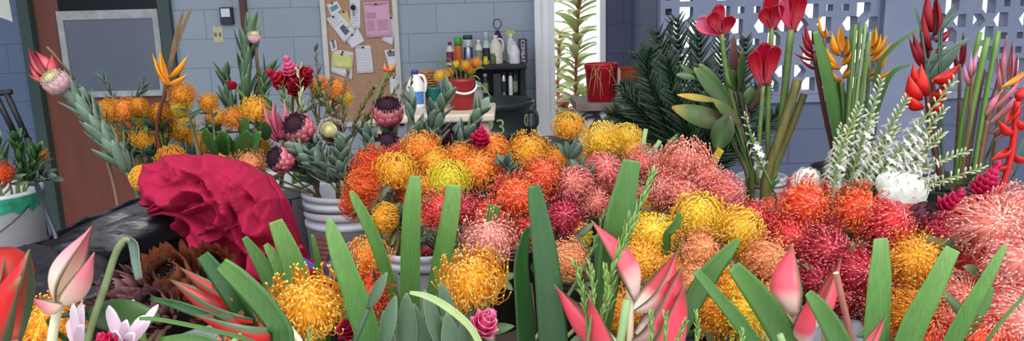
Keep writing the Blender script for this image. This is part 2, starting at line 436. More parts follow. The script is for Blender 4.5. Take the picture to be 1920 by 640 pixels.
def bucket_px(px, py, Y, label, R=0.15, H=0.37, m=None, **k):
    """bucket whose rim centre shows at px, py"""
    p = P(px, py, Y); return bucket(p.x, Y, p.z - H, R, H, m or WPL, label, **k), Vector((p.x, Y, p.z - H))

def G(px, py, z):
    """world point on the level z that shows at px, py"""
    d = CR @ Vector(((px - 960) / FPX, -(py - 320) / FPX, -1))
    return CAMP + d * ((z - CAMZ) / d.z)
# ------------------------------------------------------------------ pincushion flowers
PAL = {   # style base, style middle, style tip, curl, core
 'gold':    ((235, 150, 30), (250, 178, 40), (255, 205, 90), (255, 214, 110), (225, 150, 40)),
 'yellow':  ((235, 175, 30), (250, 205, 50), (255, 225, 100), (255, 232, 120), (215, 180, 50)),
 'lemon':   ((215, 190, 30), (240, 215, 50), (250, 225, 90), (235, 235, 110), (180, 180, 40)),
 'ochre':   ((190, 110, 25), (222, 142, 35), (240, 170, 60), (228, 165, 60), (160, 105, 35)),
 'orange':  ((235, 105, 30), (250, 140, 50), (255, 190, 90), (255, 214, 110), (228, 120, 40)),
 'rust':    ((180, 55, 25), (222, 85, 38), (240, 120, 65), (225, 95, 45), (150, 50, 25)),
 'coral':   ((240, 110, 50), (242, 88, 58), (255, 150, 132), (255, 160, 80), (200, 60, 40)),
 'scarlet': ((222, 50, 45), (234, 66, 64), (255, 160, 152), (240, 100, 80), (190, 40, 45)),
 'crimson': ((150, 28, 48), (194, 50, 70), (246, 140, 150), (200, 60, 80), (110, 20, 35)),
 'salmon':  ((210, 92, 82), (232, 120, 106), (254, 186, 172), (245, 180, 168), (190, 85, 80)),
 'pink':    ((225, 112, 98), (242, 148, 130), (255, 200, 184), (252, 212, 202), (205, 110, 105)),
 'peach':   ((235, 135, 80), (245, 165, 105), (252, 195, 140), (245, 190, 150), (215, 130, 90)),
}
def pin_mats(pal):
    a, m, z, c, k = PAL[pal]
    return (mat('pin_styles_' + pal, [(0, a), (0.6, m), (0.88, tuple(int(m[i] * .4 + z[i] * .6) for i in range(3))), (.93, tuple(min(255, int(x * 1.06)) for x in z))], 0.5, var=0.22, scale=7, transl=0.25, huevar=0.01),
            mat('pin_curls_' + pal, [(0, m), (0.5, c), (1, c)], 0.6, var=0.15, scale=5, transl=0.2, huevar=0.008),
            mat('pin_core_' + pal, [(0, k), (1, m)], 0.8, var=0.2, scale=8))
def pin_geo(kind, seed):
    """kind: spray (long upswept styles), ball (hooked styles close to the dome), star (straight radial styles)"""
    rnd = random.Random(seed)
    st, cu, co = MB(), MB(), MB()
    prof = [(0.0, 0.54), (0.2, 0.52), (0.38, 0.42), (0.5, 0.22), (0.53, 0.0), (0.46, -0.2), (0.3, -0.36), (0.12, -0.46), (0.08, -0.58)]
    co.lathe(prof[::-1], 16)
    N = {'spray': 125, 'ball': 210, 'star': 190}[kind]
    tmin = {'spray': 30, 'ball': 6, 'star': 8}[kind]
    tmax = {'spray': 116, 'ball': 128, 'star': 120}[kind]
    c0, c1 = cos(radians(tmin)), cos(radians(tmax))
    for i in range(N):
        q = (i + 0.5) / N
        th0 = math.acos(c0 + (c1 - c0) * q); ph = i * 2.39996 + rnd.uniform(-.16, .16)
        ln = rnd.uniform(0.86, 1.08); pts = []; tw = rnd.uniform(-.16, .16); jt = rnd.uniform(-6, 6)
        for k in range(7):
            s_ = k / 6
            if kind == 'spray':
                th = th0 + radians(14 + jt) * sin(pi * min(1, s_ * 1.1)) - radians(38) * s_ ** 2.0 * (0.35 + 0.65 * sin(th0)); r = 0.44 + (0.64 * ln) * s_
            elif kind == 'star':
                th = th0 + radians(12 + jt) * sin(pi * s_) - radians(18) * s_ ** 2.5; r = 0.42 + (0.58 * ln) * s_
            else:
                th = th0 + radians(26 + jt) * sin(pi * s_ * 0.85) - radians(24) * s_ ** 1.5; r = 0.46 + 0.44 * ln * sin(pi * 0.5 * min(1, s_ * 1.3)) - 0.12 * max(0, s_ - .65)
            th = max(0.01, th)
            p = ph + tw * s_
            pts.append(Vector((r * sin(th) * cos(p), r * sin(th) * sin(p), r * cos(th) * 0.95)))
        w = {'spray': 0.0155, 'star': 0.0122, 'ball': 0.013}[kind]; kn = 1.55 if kind == 'spray' else 1.8
        st.tube(pts, [w * 0.9, w, w, w, w * 0.9, w * 0.85, w * 1.0], 4, 0, .88, cap=False)
        d_ = (pts[-1] - pts[-2]).normalized(); e_ = pts[-1]
        st.tube([e_ - d_ * .01, e_ + d_ * .02, e_ + d_ * .05, e_ + d_ * .07], [w, w * kn, w * kn, w * .5], 5, .93, 1)
    NC = {'spray': 170, 'ball': 90, 'star': 130}[kind]
    for i in range(NC):
        q = (i + 0.5) / NC; th0 = math.acos(1 - q * (1 - cos(radians(104)))); ph = i * 2.39996 + 1 + rnd.uniform(-.25, .25)
        pts = []; dth = rnd.uniform(.2, .42) * rnd.choice((1, 1, -1)); dph = rnd.uniform(-.5, .5); hh = rnd.uniform(.1, .2)
        for k in range(6):
            s_ = k / 5; th = th0 + dth * sin(pi * .6 * s_); r = 0.52 + hh * sin(pi * s_ * 0.85); p = ph + dph * s_
            pts.append(Vector((r * sin(th) * cos(p), r * sin(th) * sin(p), r * cos(th))))
        cu.tube(pts, [0.016, 0.022, 0.026, 0.027, 0.022, 0.010], 4, 0, 1)
    return st, cu, co
PIN_MESH = {}
def pin_meshes(kind, var, pal):
    key = (kind, var, pal)
    if key not in PIN_MESH:
        if (kind, var) not in PIN_MESH:
            tmp = thing('template', '', '', (0, 0, 0))
            g = pin_geo(kind, len(kind) * 31 + var * 7)
            obs = [mb.build(n, MATS.get('leaf_pin'), None) for mb, n in zip(g, ('styles', 'curled_florets', 'flower_core'))]
            PIN_MESH[(kind, var)] = [o.data for o in obs]
            for o in obs: bpy.data.objects.remove(o)
            bpy.data.objects.remove(tmp)
        out = []
        for me, m in zip(PIN_MESH[(kind, var)], pin_mats(pal)):
            c = me.copy(); c.materials[0] = m; out.append(c)
        PIN_MESH[key] = out
    return PIN_MESH[key]
LEAFP = mat('leaf_pin', [(0, (70, 90, 58)), (1, (96, 122, 82))], 0.5, var=0.15, scale=20, transl=0.15, edge=((150, 150, 90), 0.9))
STEMP = mat('stem_pin', (128, 118, 84), 0.6, var=0.15, scale=40)
HOLD = []    # standing containers: (centre x, y, rim z, radius)
rng = random.Random(5)
def foot(p, ax=None):
    """where a stem that carries a head at p goes down into the best container"""
    best = min(HOLD, key=lambda h: (h[0] - p.x) ** 2 + (h[1] - p.y) ** 2 - h[3] ** 2)
    cx, cy, rz, R, z0 = best
    dx, dy = p.x - cx, p.y - cy; l = max(1e-4, sqrt(dx * dx + dy * dy)); k = min(R * 0.75, l) / l
    rim = Vector((cx + dx * k, cy + dy * k, min(rz, p.z - 0.03)))
    return rim, Vector((cx + dx * k * 0.4, cy + dy * k * 0.4, z0 + 0.02))
PINS = []
def pin(px, py, dia, pal, kind, sx, sy, label, nleaf=4, real=0.108, Y=None, cat='flower', group='pincushion flowers in the buckets'):
    Y = Y or min(2.85, .3 * real * FPX / dia + .7 * G(px, min(py, 625), 1.13).y if py > 240 else 2.85 - (py - 240) * -.004); dia *= 1.16
    p = P(px, py, Y); R = SZ(dia, p) / 2
    ax = screen(sx, sy)
    rot = UPV.rotation_difference(ax).to_matrix() @ Matrix.Rotation(rng.uniform(0, 6.28), 3, 'Z')
    t = thing('pincushion_flower', label, cat, p, group, rot, R)
    for me, nm in zip(pin_meshes(kind, rng.randrange(2), pal), ('styles', 'curled_florets', 'flower_core')):
        o = bpy.data.objects.new(nm, me); COL.objects.link(o); o.parent = t
    rim, bot = foot(p)
    b = MB(); a0 = p - ax * (R * 0.45)
    mid = p - ax * (R * 1.8) ; mid.z = max(min(mid.z, p.z - R * 1.0), rim.z)
    pts = bez(a0, mid, rim, 7) + [bot]
    b.tube(pts, 0.0042, 6, 0, 1); b.build('stem', STEMP, t)
    if nleaf:
        b = MB(); T = (pts[2] - pts[0]).normalized(); o1 = T.orthogonal().normalized()
        for k in range(nleaf):
            g = k * 2.4 + rng.random(); dr_ = (Matrix.Rotation(g, 3, T) @ o1)
            base = pts[0].lerp(pts[3], 0.3 + 0.9 * k / nleaf)
            b.leaf(base, (dr_ * 0.9 - T * 0.35), R * rng.uniform(0.9, 1.4), R * 0.42, dr_ - T * -0.4, bend=0.25, fold=0.3)
        b.build('leaf', LEAFP, t, solid=0.0008)
    PINS.append(t)
    return t
# ------------------------------------------------------------------ containers on the tables
def stand(px, py, z0, H, R, m, label, **k):
    g = G(px, py, z0 + H)
    t = bucket(g.x, g.y, z0, R, H, m, label, **k)
    HOLD.append((g.x, g.y, z0 + H, R, z0)); return t, Vector((g.x, g.y, z0))
INK = mat('printed_ink', (30, 30, 36), 0.5, var=0)
REDP = mat('faded_red_print', (170, 84, 78), 0.6, var=0.3, scale=40)
DKB = mat('dark_nursery_plastic', (44, 48, 48), 0.45, var=0.15, scale=8)
B1, c1 = stand(652, 354, TZ, 0.37, 0.15, WPL, 'white ribbed plastic bucket of pink and black proteas with a faded red print', ang=0.3)
text_round('E', 0.062, c1, 0.1395, 0.175, radians(-72), INK, B1)
for k in range(5):
    b = MB()
    for j in range(14):
        g = radians(-129 + j * 1.9 + k * 0.4); r = 0.1405 + 0.0008; z = 0.235 - k * 0.016
        for zz in (z, z + 0.009): b.vert(c1 + Vector((r * cos(g), r * sin(g), zz)))
    b.f = [(2 * j, 2 * j + 2, 2 * j + 3, 2 * j + 1) for j in range(13)]
    b.build('red_print_band', REDP, B1)
B6, c6 = stand(512, 336, TZ, 0.37, 0.15, WPL2, 'white bucket partly behind the magenta cloth with black lettering near its rim', ribs=0, ang=0.5)
text_round('IN', 0.05, c6, 0.1425, 0.30, radians(-60), INK, B6)
B2, c2 = stand(1428, 329, TZ, 0.25, 0.098, WPL, 'small white ribbed bucket holding the tall red ginger stems', ribs=2, ang=0.2)
B3, c3 = stand(-12, 357, TZ, 0.37, 0.15, WPL2, 'white bucket with a green painted band and wire handle at the picture edge', ribs=0, ang=-0.35, hdrop=0.12)
b = MB()
for j in range(61):
    g = 2 * pi * j / 60
    for q, zz in enumerate((0.31 + 0.008 * sin(j * 1.7) + 0.006 * sin(j * 4.1), 0.36)):
        r = 0.1495 - 0.004 * (1 - q) + 0.0015; b.vert(c3 + Vector((r * cos(g), r * sin(g), zz)))
b.f = [(2 * j, 2 * j + 2, 2 * j + 3, 2 * j + 1) for j in range(60)]
b.build('green_paint_band', mat('green_paint', (40, 128, 100), 0.5, var=0.35, scale=30), B3)
B4, c4 = stand(1580, 660, TZ, 0.37, 0.15, WPL, 'white bucket rim showing beneath the crimson pincushions behind the cut brown stick', handle=False)
B5, c5 = stand(800, 452, TZ, 0.33, 0.15, WPL2, 'white ribbed bucket glimpsed between the upright strap leaves below the orange pincushions', ribs=1, ang=1.2)
BSK = mat('dark_wicker', (62, 54, 54), 0.6, var=0.3, scale=40, stretch=(1, 1, 6), bump=0.5, bscale=60)
B7, c7 = stand(692, 500, TZ, 0.27, 0.135, BSK, 'dark brown ribbed basket behind the upright strap leaves', name='basket', cat='basket', handle=False, ribs=1)
for px, py, H, R, lb in ((330, 345, 0.3, 0.14, 'dark plastic tub under the yellow pincushions by the brown door'),
                         (455, 420, 0.2, 0.13, 'dark plastic tub under the peach pincushion behind the magenta cloth'),
                         (905, 455, 0.25, 0.14, 'dark plastic tub under the crimson pincushions in the middle'),
                         (790, 385, 0.3, 0.13, 'dark plastic tub under the rust orange pincushions'),
                         (965, 362, 0.3, 0.13, 'dark plastic tub under the yellow orange pincushions near the doorway'),
                         (1120, 372, 0.3, 0.13, 'dark plastic tub under the yellow pincushions beside the palm leaves'),
                         (1080, 500, 0.22, 0.13, 'dark plastic tub under the salmon ball pincushions'),
                         (1300, 440, 0.25, 0.14, 'dark plastic tub under the bank of salmon pincushions'),
                         (1225, 585, 0.22, 0.14, 'dark plastic tub under the golden pincushions behind the pink heliconia'),
                         (1400, 585, 0.22, 0.14, 'dark plastic tub under the peach and yellow pincushions'),
                         (1530, 480, 0.25, 0.14, 'dark plastic tub under the orange red pincushions near the white protea'),
                         (1690, 455, 0.28, 0.13, 'dark plastic tub under the long coral pincushions'),
                         (1780, 620, 0.25, 0.15, 'dark plastic tub under the ochre pincushions'),
                         (1880, 520, 0.25, 0.15, 'dark plastic tub under the large peach pincushions'),
                         (90, 760, 0.25, 0.13, 'dark plastic tub under the red heliconia at the lower corner'),
                         (540, 740, 0.25, 0.13, 'dark plastic tub under the big golden pincushion'),
                         (880, 720, 0.25, 0.13, 'dark plastic tub under the golden pincushion and pink ginger')):
    stand(px, py, TZ, H, R, DKB, lb, ribs=1, handle=False)

# ------------------------------------------------------------------ every pincushion
PINROWS = [
 # yellow bank by the brown door
 (207,210,46,'ochre','star',-.3,.5,'dull orange pincushion highest beside the grey green protea leaves'),
 (237,207,44,'orange','star',0,.4,'small orange pincushion in front of the brown door, second along the top row'),
 (260,200,36,'ochre','ball',.2,.6,'small ochre pincushion half hidden below the white door pane frame'),
 (269,217,40,'lemon','ball',0,.5,'lemon yellow pincushion in the top row of the yellow bank'),
 (300,213,42,'ochre','ball',.2,.4,'brownish yellow pincushion between the lemon one and the tall pair'),
 (343,181,48,'ochre','star',.1,.6,'amber pincushion standing above its yellow bud against the brown door frame'),
 (341,200,40,'lemon','ball',-.1,.15,'round yellow bud directly below the tall amber pincushion'),
 (391,193,38,'ochre','ball',.1,.4,'single amber bud standing against the blue block wall'),
 (311,233,46,'ochre','spray',-.2,.8,'amber pincushion with spiky styles beside the pale yellow one'),
 (343,243,52,'gold','spray',0,.75,'pale yellow pincushion with upswept styles on a bare stalk'),
 (277,263,54,'gold','spray',-.1,.85,'bright yellow pincushion with a fan of styles above grey green leaves'),
 (238,259,50,'ochre','star',-.3,.6,'orange amber pincushion just beside the grey green protea foliage'),
 (322,268,48,'gold','star',.1,.5,'golden pincushion below the pale yellow one'),
 (361,262,40,'ochre','ball',0,.6,'ochre pincushion peeking from behind the smooth golden ball'),
 (379,271,48,'gold','ball',0,.3,'smooth golden ball pincushion above the magenta cloth'),
 (405,224,42,'gold','star',-.1,.6,'yellow orange pincushion right above the glossy green leaves'),
 (443,224,48,'orange','star',-.2,.7,'orange pincushion behind the pair of glossy leaves'),
 (480,211,54,'gold','spray',.3,.8,'orange gold pincushion with combed styles under the tall green protea'),
 (458,268,36,'ochre','star',0,.5,'dull amber pincushion hidden among the glossy green leaves'),
 (491,276,38,'ochre','star',.2,.5,'dull amber pincushion beside the purple black protea'),
 (421,298,46,'ochre','ball',0,.6,'olive amber pincushion at the top edge of the magenta cloth'),
 (470,310,60,'peach','star',.1,.6,'peach orange pincushion resting behind the magenta cloth'),
 (267,334,48,'gold','ball',-.8,.1,'golden bud pointing sideways between black tub and magenta cloth'),
 (322,303,52,'ochre','spray',0,.85,'ochre pincushion whose spiky styles rise over the cloth top'),
 (74,291,30,'ochre','star',.2,.4,'small faded yellow pincushion in the green banded bucket'),
 # orange bank
 (684,355,76,'rust','star',-.6,.3,'large rust pincushion at the outer end of the orange bank'),
 (700,316,78,'rust','star',-.4,.6,'rust pincushion in the top row at the outer end of the orange bank'),
 (665,384,54,'rust','star',-.8,0,'rust pincushion hanging over the white bucket rim'),
 (742,296,58,'rust','star',-.1,.7,'red orange pincushion between two rust ones in the top row'),
 (790,285,74,'orange','star',0,.7,'vivid orange pincushion below the dark purple proteas'),
 (771,318,50,'orange','star',.2,.5,'small orange pincushion touching the bright fan shaped one'),
 (740,331,76,'gold','spray',.2,.9,'bright yellow orange fan pincushion above the narrow bent strap leaf'),
 (817,309,66,'gold','ball',-.1,.5,'neat yellow orange dome pincushion with a pale crown'),
 (862,299,62,'orange','star',0,.7,'orange pincushion between pale crowned dome and the big yellow orange one'),
 (721,409,58,'gold','ball',-.6,.2,'orange gold bud facing sideways under the fan pincushion'),
 (745,443,46,'gold','star',.1,-.2,'yellow pincushion hanging low beneath the orange gold bud'),
 (843,346,78,'lemon','spray',0,.85,'yellow green fan pincushion just above the blunt strap leaf tip'),
 (831,396,80,'scarlet','star',-.1,.3,'scarlet pincushion partly behind the blunt upright strap leaf'),
 (797,416,58,'rust','star',-.3,0,'brownish orange pincushion between two tall strap leaves'),
 (897,323,82,'orange','ball',0,.55,'large orange pincushion with a pale cream crown'),
 (922,284,72,'orange','ball',.1,.7,'amber pincushion right beside the magenta ginger cone'),
 (990,289,76,'gold','spray',.1,.6,'golden pincushion with long styles and pale green heart near the doorway'),
 (1040,301,50,'orange','star',.3,.6,'small orange pincushion below the lone yellow one with blue green leaves'),
 (946,344,68,'scarlet','star',-.2,.4,'red pincushion squeezed behind the brightest orange red one'),
 (968,371,90,'coral','star',0,.2,'glowing orange red pincushion in the centre of the picture'),
 (1017,334,78,'coral','star',.2,.4,'coral red pincushion to the upper side of the dark blunt strap leaf'),
 (1030,362,60,'scarlet','star',.3,.2,'scarlet pincushion just beside the dark strap leaf'),
 (876,395,72,'crimson','star',-.1,.2,'crimson pincushion between two strap leaves in the middle bank'),
 (922,407,76,'scarlet','star',0,.3,'pinkish scarlet pincushion around the short cut strap leaf'),
 (967,428,62,'coral','star',0,.1,'coral pincushion under the glowing orange red one'),
 (916,458,106,'pink','spray',.1,.55,'large pale pink pincushion with long curling styles above the golden one'),
 (1063,350,66,'salmon','star',0,.3,'salmon pincushion next to the coral red one'),
 (1057,408,78,'crimson','star',0,.2,'dark crimson pincushion between dark strap leaf and yellow bud'),
 (1066,245,58,'gold','spray',0,.9,'lone yellow pincushion on blue green leaves in front of the doorway'),
 (1130,271,74,'yellow','spray',-.3,.8,'wide yellow pincushion with pink tips beside the palm leaves'),
 (1172,266,60,'yellow','spray',.3,.8,'yellow pincushion next to the two pale cut stems'),
 (1187,291,58,'gold','star',.1,.7,'golden orange pincushion just under the pale cut stems'),
 (1106,305,54,'peach','spray',-.3,.8,'peach pincushion behind the salmon row with spread styles'),
 (1131,322,76,'salmon','ball',.1,.5,'salmon pincushion dome in the upper row above the round bud'),
 (1080,347,74,'salmon','ball',-.4,.3,'rosy salmon pincushion facing the coral red one'),
 (1114,380,62,'salmon','ball',0,.1,'perfectly round salmon bud pincushion'),
 (1152,350,56,'salmon','ball',.2,.3,'small salmon pincushion between round bud and wide green strap leaf'),
 (1207,309,70,'salmon','star',.2,.6,'salmon pincushion behind the leafy light green sprig tip'),
 (1062,447,56,'crimson','ball',-.2,.1,'dusky crimson pincushion beneath the dark crimson one'),
 (1085,442,54,'lemon','ball',0,.2,'small bright yellow bud beside the heliconia tip'),
 (1222,442,90,'yellow','ball',0,.4,'big yellow pincushion dome with lilac crown beside the green sprig'),
 (1252,362,78,'salmon','spray',-.5,.2,'salmon pincushion with long dark pink styles reaching sideways'),
 (1232,400,60,'gold','spray',-.1,.85,'gold pincushion whose spikes rise over the yellow dome'),
 (1286,314,96,'salmon','spray',0,.8,'largest salmon pincushion on top of the salmon bank'),
 (1236,318,66,'salmon','star',-.4,.6,'salmon pincushion in the upper row beside the largest one'),
 (1279,370,80,'salmon','star',0,.1,'salmon pincushion with a starry lilac heart'),
 (1322,344,82,'salmon','star',.3,.4,'salmon pincushion in the middle of the salmon bank'),
 (1354,366,80,'salmon','star',.6,.2,'salmon pincushion at the end of the bank nearest the small bucket'),
 (1337,390,70,'coral','star',.2,.2,'coral pincushion under the salmon ones above the yellow bank'),
 (1252,408,60,'gold','spray',.2,.8,'gold pincushion next to a small dark leaf'),
 (1310,413,94,'yellow','spray',0,.75,'bright yellow pincushion in the upper yellow row below the salmon bank'),
 (1382,438,88,'yellow','spray',.5,.6,'yellow pincushion spraying towards the scarlet one'),
 (1347,430,66,'yellow','star',.1,.5,'yellow pincushion squeezed between two larger yellow ones'),
 (1408,418,84,'scarlet','star',.1,.4,'scarlet pincushion below the small white bucket'),
 (1313,474,86,'peach','star',0,.3,'peach pincushion with pale styles behind the glossy striped leaf'),
 (1388,482,72,'gold','star',.2,.4,'gold pincushion just above the wide dark green strap leaf'),
 (1201,490,94,'gold','spray',-.1,.1,'gold pincushion with a greenish open heart beside the pink heliconia'),
 (1509,386,106,'coral','star',0,.15,'large orange red pincushion with a starry orange heart below the tuberoses'),
 (1438,490,92,'peach','spray',.1,.4,'peach yellow pincushion beside the pointed pink heliconia'),
 (1482,446,84,'scarlet','star',-.1,.1,'rose red pincushion behind the pointed heliconia tip'),
 (1545,470,96,'crimson','ball',0,.2,'crimson pincushion dome behind the heliconia side bract'),
 (1447,392,46,'coral','ball',.2,.6,'small coral pincushion under the small white bucket rim'),
 (1405,588,112,'yellow','star',0,.2,'big yellow pincushion low between the dark strap leaves'),
 (1345,585,104,'ochre','star',-.1,.2,'ochre orange pincushion low beside the glossy striped leaf'),
 (1300,535,84,'peach','spray',.2,.5,'peach pincushion crossed by the narrow dark strap leaf'),
 (1372,545,80,'gold','spray',.3,.5,'gold pincushion with loose curls above the big low yellow one'),
 (1611,398,104,'coral','star',-.1,.25,'orange red pincushion directly below the big white protea'),
 (1664,422,98,'scarlet','ball',.3,.4,'coral pink pincushion dome beside the orange red one'),
 (1712,418,72,'scarlet','ball',.5,.4,'coral pincushion end leaning towards the dark fringed protea'),
 (1602,508,100,'crimson','star',0,.1,'crimson pincushion with a grey starry heart beside the upright strap leaf'),
 (1528,522,84,'crimson','star',-.1,0,'dark crimson pincushion behind the cut brown stick'),
 (1716,492,108,'gold','spray',-.3,.35,'golden pincushion with violet heart and long upright styles'),
 (1688,455,80,'ochre','star',-.3,.4,'burnt orange pincushion hidden behind the golden violet hearted one'),
 (1703,588,112,'ochre','spray',-.1,.15,'ochre pincushion with a pinkish heart low between strap leaves'),
 (1850,428,128,'pink','ball',-.1,.35,'very large pale peach pincushion beside the magenta ginger cones'),
 (1906,400,104,'pink','star',.3,.5,'peach pincushion behind the very large pale one'),
 (1826,492,88,'scarlet','star',-.2,.2,'pink red pincushion tucked under the very large peach one'),
 (1897,500,126,'pink','spray',0,.4,'large pink pincushion with white tips at the picture edge'),
 (1797,556,96,'salmon','ball',-.2,.2,'rosy bud pincushion between two slanting strap leaves'),
 (1888,598,122,'pink','spray',.1,.2,'large salmon pink pincushion in the bottom corner'),
 (1742,650,110,'coral','spray',-.1,.8,'coral styles of a pincushion rising at the lower edge behind the strap leaf'),
 (1835,655,120,'coral','spray',.1,.8,'coral pincushion spikes at the lower edge near the corner'),
 (1070,490,76,'peach','spray',-.6,.4,'peach pincushion with long side styles beside the dark strap leaf'),
 (1165,590,110,'ochre','star',0,.2,'ochre pincushion low inside the pink heliconia'),
 (762,374,56,'rust','star',-.1,.1,'small rust pincushion deep between the fan one and the orange gold bud'),
 (790,352,56,'orange','star',0,.2,'orange pincushion in the gap behind the pale upright strap leaf'),
 (806,462,50,'crimson','star',0,0,'dark crimson pincushion low beside the square cut strap leaf'),
 (1000,432,70,'scarlet','star',.1,.1,'scarlet pincushion low behind the tall dark strap leaf'),
 (1034,462,60,'crimson','star',.2,0,'dim crimson pincushion at the foot of the salmon ones'),
 (1160,402,58,'salmon','star',.1,.1,'salmon pincushion half hidden by the widest strap leaf'),
 (1184,366,56,'salmon','star',.1,.2,'salmon pincushion behind the needle sprig middle'),
 (1452,428,80,'scarlet','star',.1,.2,'scarlet pincushion between the large orange red one and the yellow bank'),
 (1570,430,70,'crimson','star',0,.1,'crimson pincushion in the gap between two large orange red ones'),
 (1640,462,76,'crimson','star',.1,0,'crimson pincushion just behind the upright strap leaf tip'),
 (1575,552,84,'crimson','star',0,0,'lowest crimson pincushion above the white bucket rim'),
 (1455,545,80,'peach','star',.1,0,'peach pincushion low behind the pointed heliconia'),
 (1266,442,70,'gold','star',.1,.3,'gold pincushion between the lilac crowned dome and the peach one'),
 (1256,505,76,'gold','star',0,.1,'gold pincushion behind the bract tips of the pink heliconia'),
 (1645,556,86,'scarlet','star',0,0,'dark red pincushion low beside the upright strap leaf'),
 (1764,446,84,'crimson','star',.1,.2,'dusky crimson pincushion beside the golden one with upright styles'),
 (1768,612,90,'salmon','star',0,.1,'salmon pincushion low between the two slanting strap leaves'),
 (1850,548,96,'salmon','star',.1,.1,'salmon pincushion behind the dark strap leaf near the corner'),
 (1916,455,96,'pink','star',.4,.2,'pink pincushion cut off by the picture edge'),
 (1505,500,70,'crimson','star',0,.1,'crimson pincushion directly behind the heliconia side bract tip'),
 # the near ones
 (88,622,120,'gold','spray',.25,.75,'golden pincushion in the bottom corner beside the red heliconia'),
 (578,582,146,'gold','spray',.1,.6,'big golden pincushion with sturdy styles in front'),
 (887,535,124,'gold','spray',-.1,.7,'big golden pincushion above the pink ginger'),
 (688,494,86,'orange','spray',0,.9,'orange spiked pincushion seen between two strap leaves'),
 (690,560,90,'rust','star',0,.3,'rusty pincushion low behind the big golden one'),
 (478,640,110,'orange','spray',0,.6,'orange pincushion at the lower edge under the heliconia bract'),
]
for r in PINROWS:
    w = r[7]
    if len(w.split()) < 4: w += ' pincushion'
    pin(*r[:7], w, nleaf=5)
# ------------------------------------------------------------------ things on the back wall
def solid(c, name, rough=0.5, **k): return mat(name, c, rough, **k)
pa = P(610, 120, WY); pb = P(752, 120, WY); zt_ = P(680, -70, WY).z; zb_ = P(680, 236, WY).z
cb = thing('notice_board', 'white framed cork notice board covered with pinned papers on the blue wall', 'notice board', ((pa.x + pb.x) / 2, WY, zb_))
b = MB(); b.box((pa.x + .03, WY - 0.015, zb_ + .03), (pb.x - .03, WY, zt_ - .03)); b.build('cork_panel', mat('cork', (186, 146, 118), 0.85, var=0.16, scale=90), cb, smooth=False)
b = MB()
for lo, hi in (((pa.x, zb_), (pa.x + .035, zt_)), ((pb.x - .035, zb_), (pb.x, zt_)), ((pa.x, zb_), (pb.x, zb_ + .035)), ((pa.x, zt_ - .035), (pb.x, zt_))):
    b.box((lo[0], WY - 0.035, lo[1]), (hi[0], WY, hi[1]))
b.build('board_frame', mat('frame_offwhite', (214, 210, 204), 0.5, var=0.1, scale=6), cb, smooth=False)
PAPW = mat('paper_white', (228, 228, 232), 0.8, var=0.03, scale=20)
def bil(q, u, v): return (q[0] * (1 - u) + q[1] * u) * (1 - v) + (q[3] * (1 - u) + q[2] * u) * v
def paper(corners, m, label, lift=0.0, lines=None, inkm=None, name='pinned_paper', blots=(), curl=0.012):
    q = [P(x, y, WY - 0.018 - lift) for x, y in corners]
    root = thing(name, label, 'paper', (q[0] + q[2]) / 2, 'papers pinned on the notice board')
    b = MB(); n = 6
    off = lambda u, v: Vector((0, -curl * (max(0, v - .6) ** 2 * 4 + max(0, abs(u - .5) - .3) ** 2 * 4), 0))
    b.strip([[bil(q, i / n, j / n) + off(i / n, j / n) for i in range(n + 1)] for j in range(n + 1)], [0] * (n + 1), [0] * (n + 1))
    b.build('sheet', m, root, solid=0.0006)
    if lines:
        b = MB()
        for (u0, u1, v, th) in lines:
            pts = [bil(q, u0, v), bil(q, u1, v), bil(q, u1, v + th), bil(q, u0, v + th)]
            k = len(b.v)
            for p, (u, vv) in zip(pts, ((u0, v), (u1, v), (u1, v + th), (u0, v + th))): b.vert(p + off(u, vv) + Vector((0, -0.0015, 0)))
            b.f.append((k, k + 1, k + 2, k + 3))
        b.build('print', inkm or mat('faint_print', (120, 116, 128), 0.8, var=0.2, scale=300), root, smooth=False)
    for (u, v, w, h, mm, nm) in blots:
        b = MB(); k = 0
        for a, c in ((u, v), (u + w, v), (u + w, v + h), (u, v + h)): b.vert(bil(q, a, c) + off(a, c) + Vector((0, -0.002, 0)))
        b.f = [(0, 1, 2, 3)]; b.build(nm, mm, root, smooth=False)
    b = MB(); pp = bil(q, .5, .06) + Vector((0, -0.006, 0)); b.lathe([(0.0, -.004), (.006, -.003), (.004, .004), (.007, .006), (0, .009)], 10, pp, Vector((0, -1, 0)))
    b.build('push_pin', mat('pin_dark', (60, 40, 60), 0.4), root)
    return root
L_ = lambda n, a=.1, z=.9, s=.12, e=.9, th=.012: [(a, z - (0.25 if k % 3 == 2 else 0), s + (e - s) * k / n, th) for k in range(n)]
pinkink = mat('print_on_pink', (150, 90, 120), 0.8)
paper([(612, 8), (632, 2), (641, 18), (622, 32)], PAPW, 'small white card with a teal picture at the upper corner of the cork board', blots=[(.15, .3, .7, .4, mat('teal_print', (96, 150, 160), 0.6), 'teal_picture')])
paper([(655, -8), (675, -10), (676, 53), (658, 54)], PAPW, 'long white receipt strip with a black key hung on it', lines=L_(6, .15, .8, .45, .9))
paper([(638, 22), (650, 19), (660, 47), (648, 56)], mat('paper_orange', (228, 196, 140), 0.8), 'small yellow orange slip between two white sheets on the cork board', lift=.002)
paper([(612, 36), (634, 22), (667, 58), (646, 81)], PAPW, 'tilted white sheet with a dark photo printed on it', lift=.006, blots=[(.35, .5, .35, .35, mat('dark_photo', (92, 96, 118), 0.6, var=.5, scale=60), 'dark_photo')], lines=L_(4, .1, .8, .1, .45))
paper([(650, 76), (670, 52), (684, 77), (660, 91)], PAPW, 'blank tilted white note below the key receipt', lift=.004)
paper([(726, 28), (742, 32), (736, 85), (716, 76)], PAPW, 'white sheet slipped behind the pink notice', lift=.001)
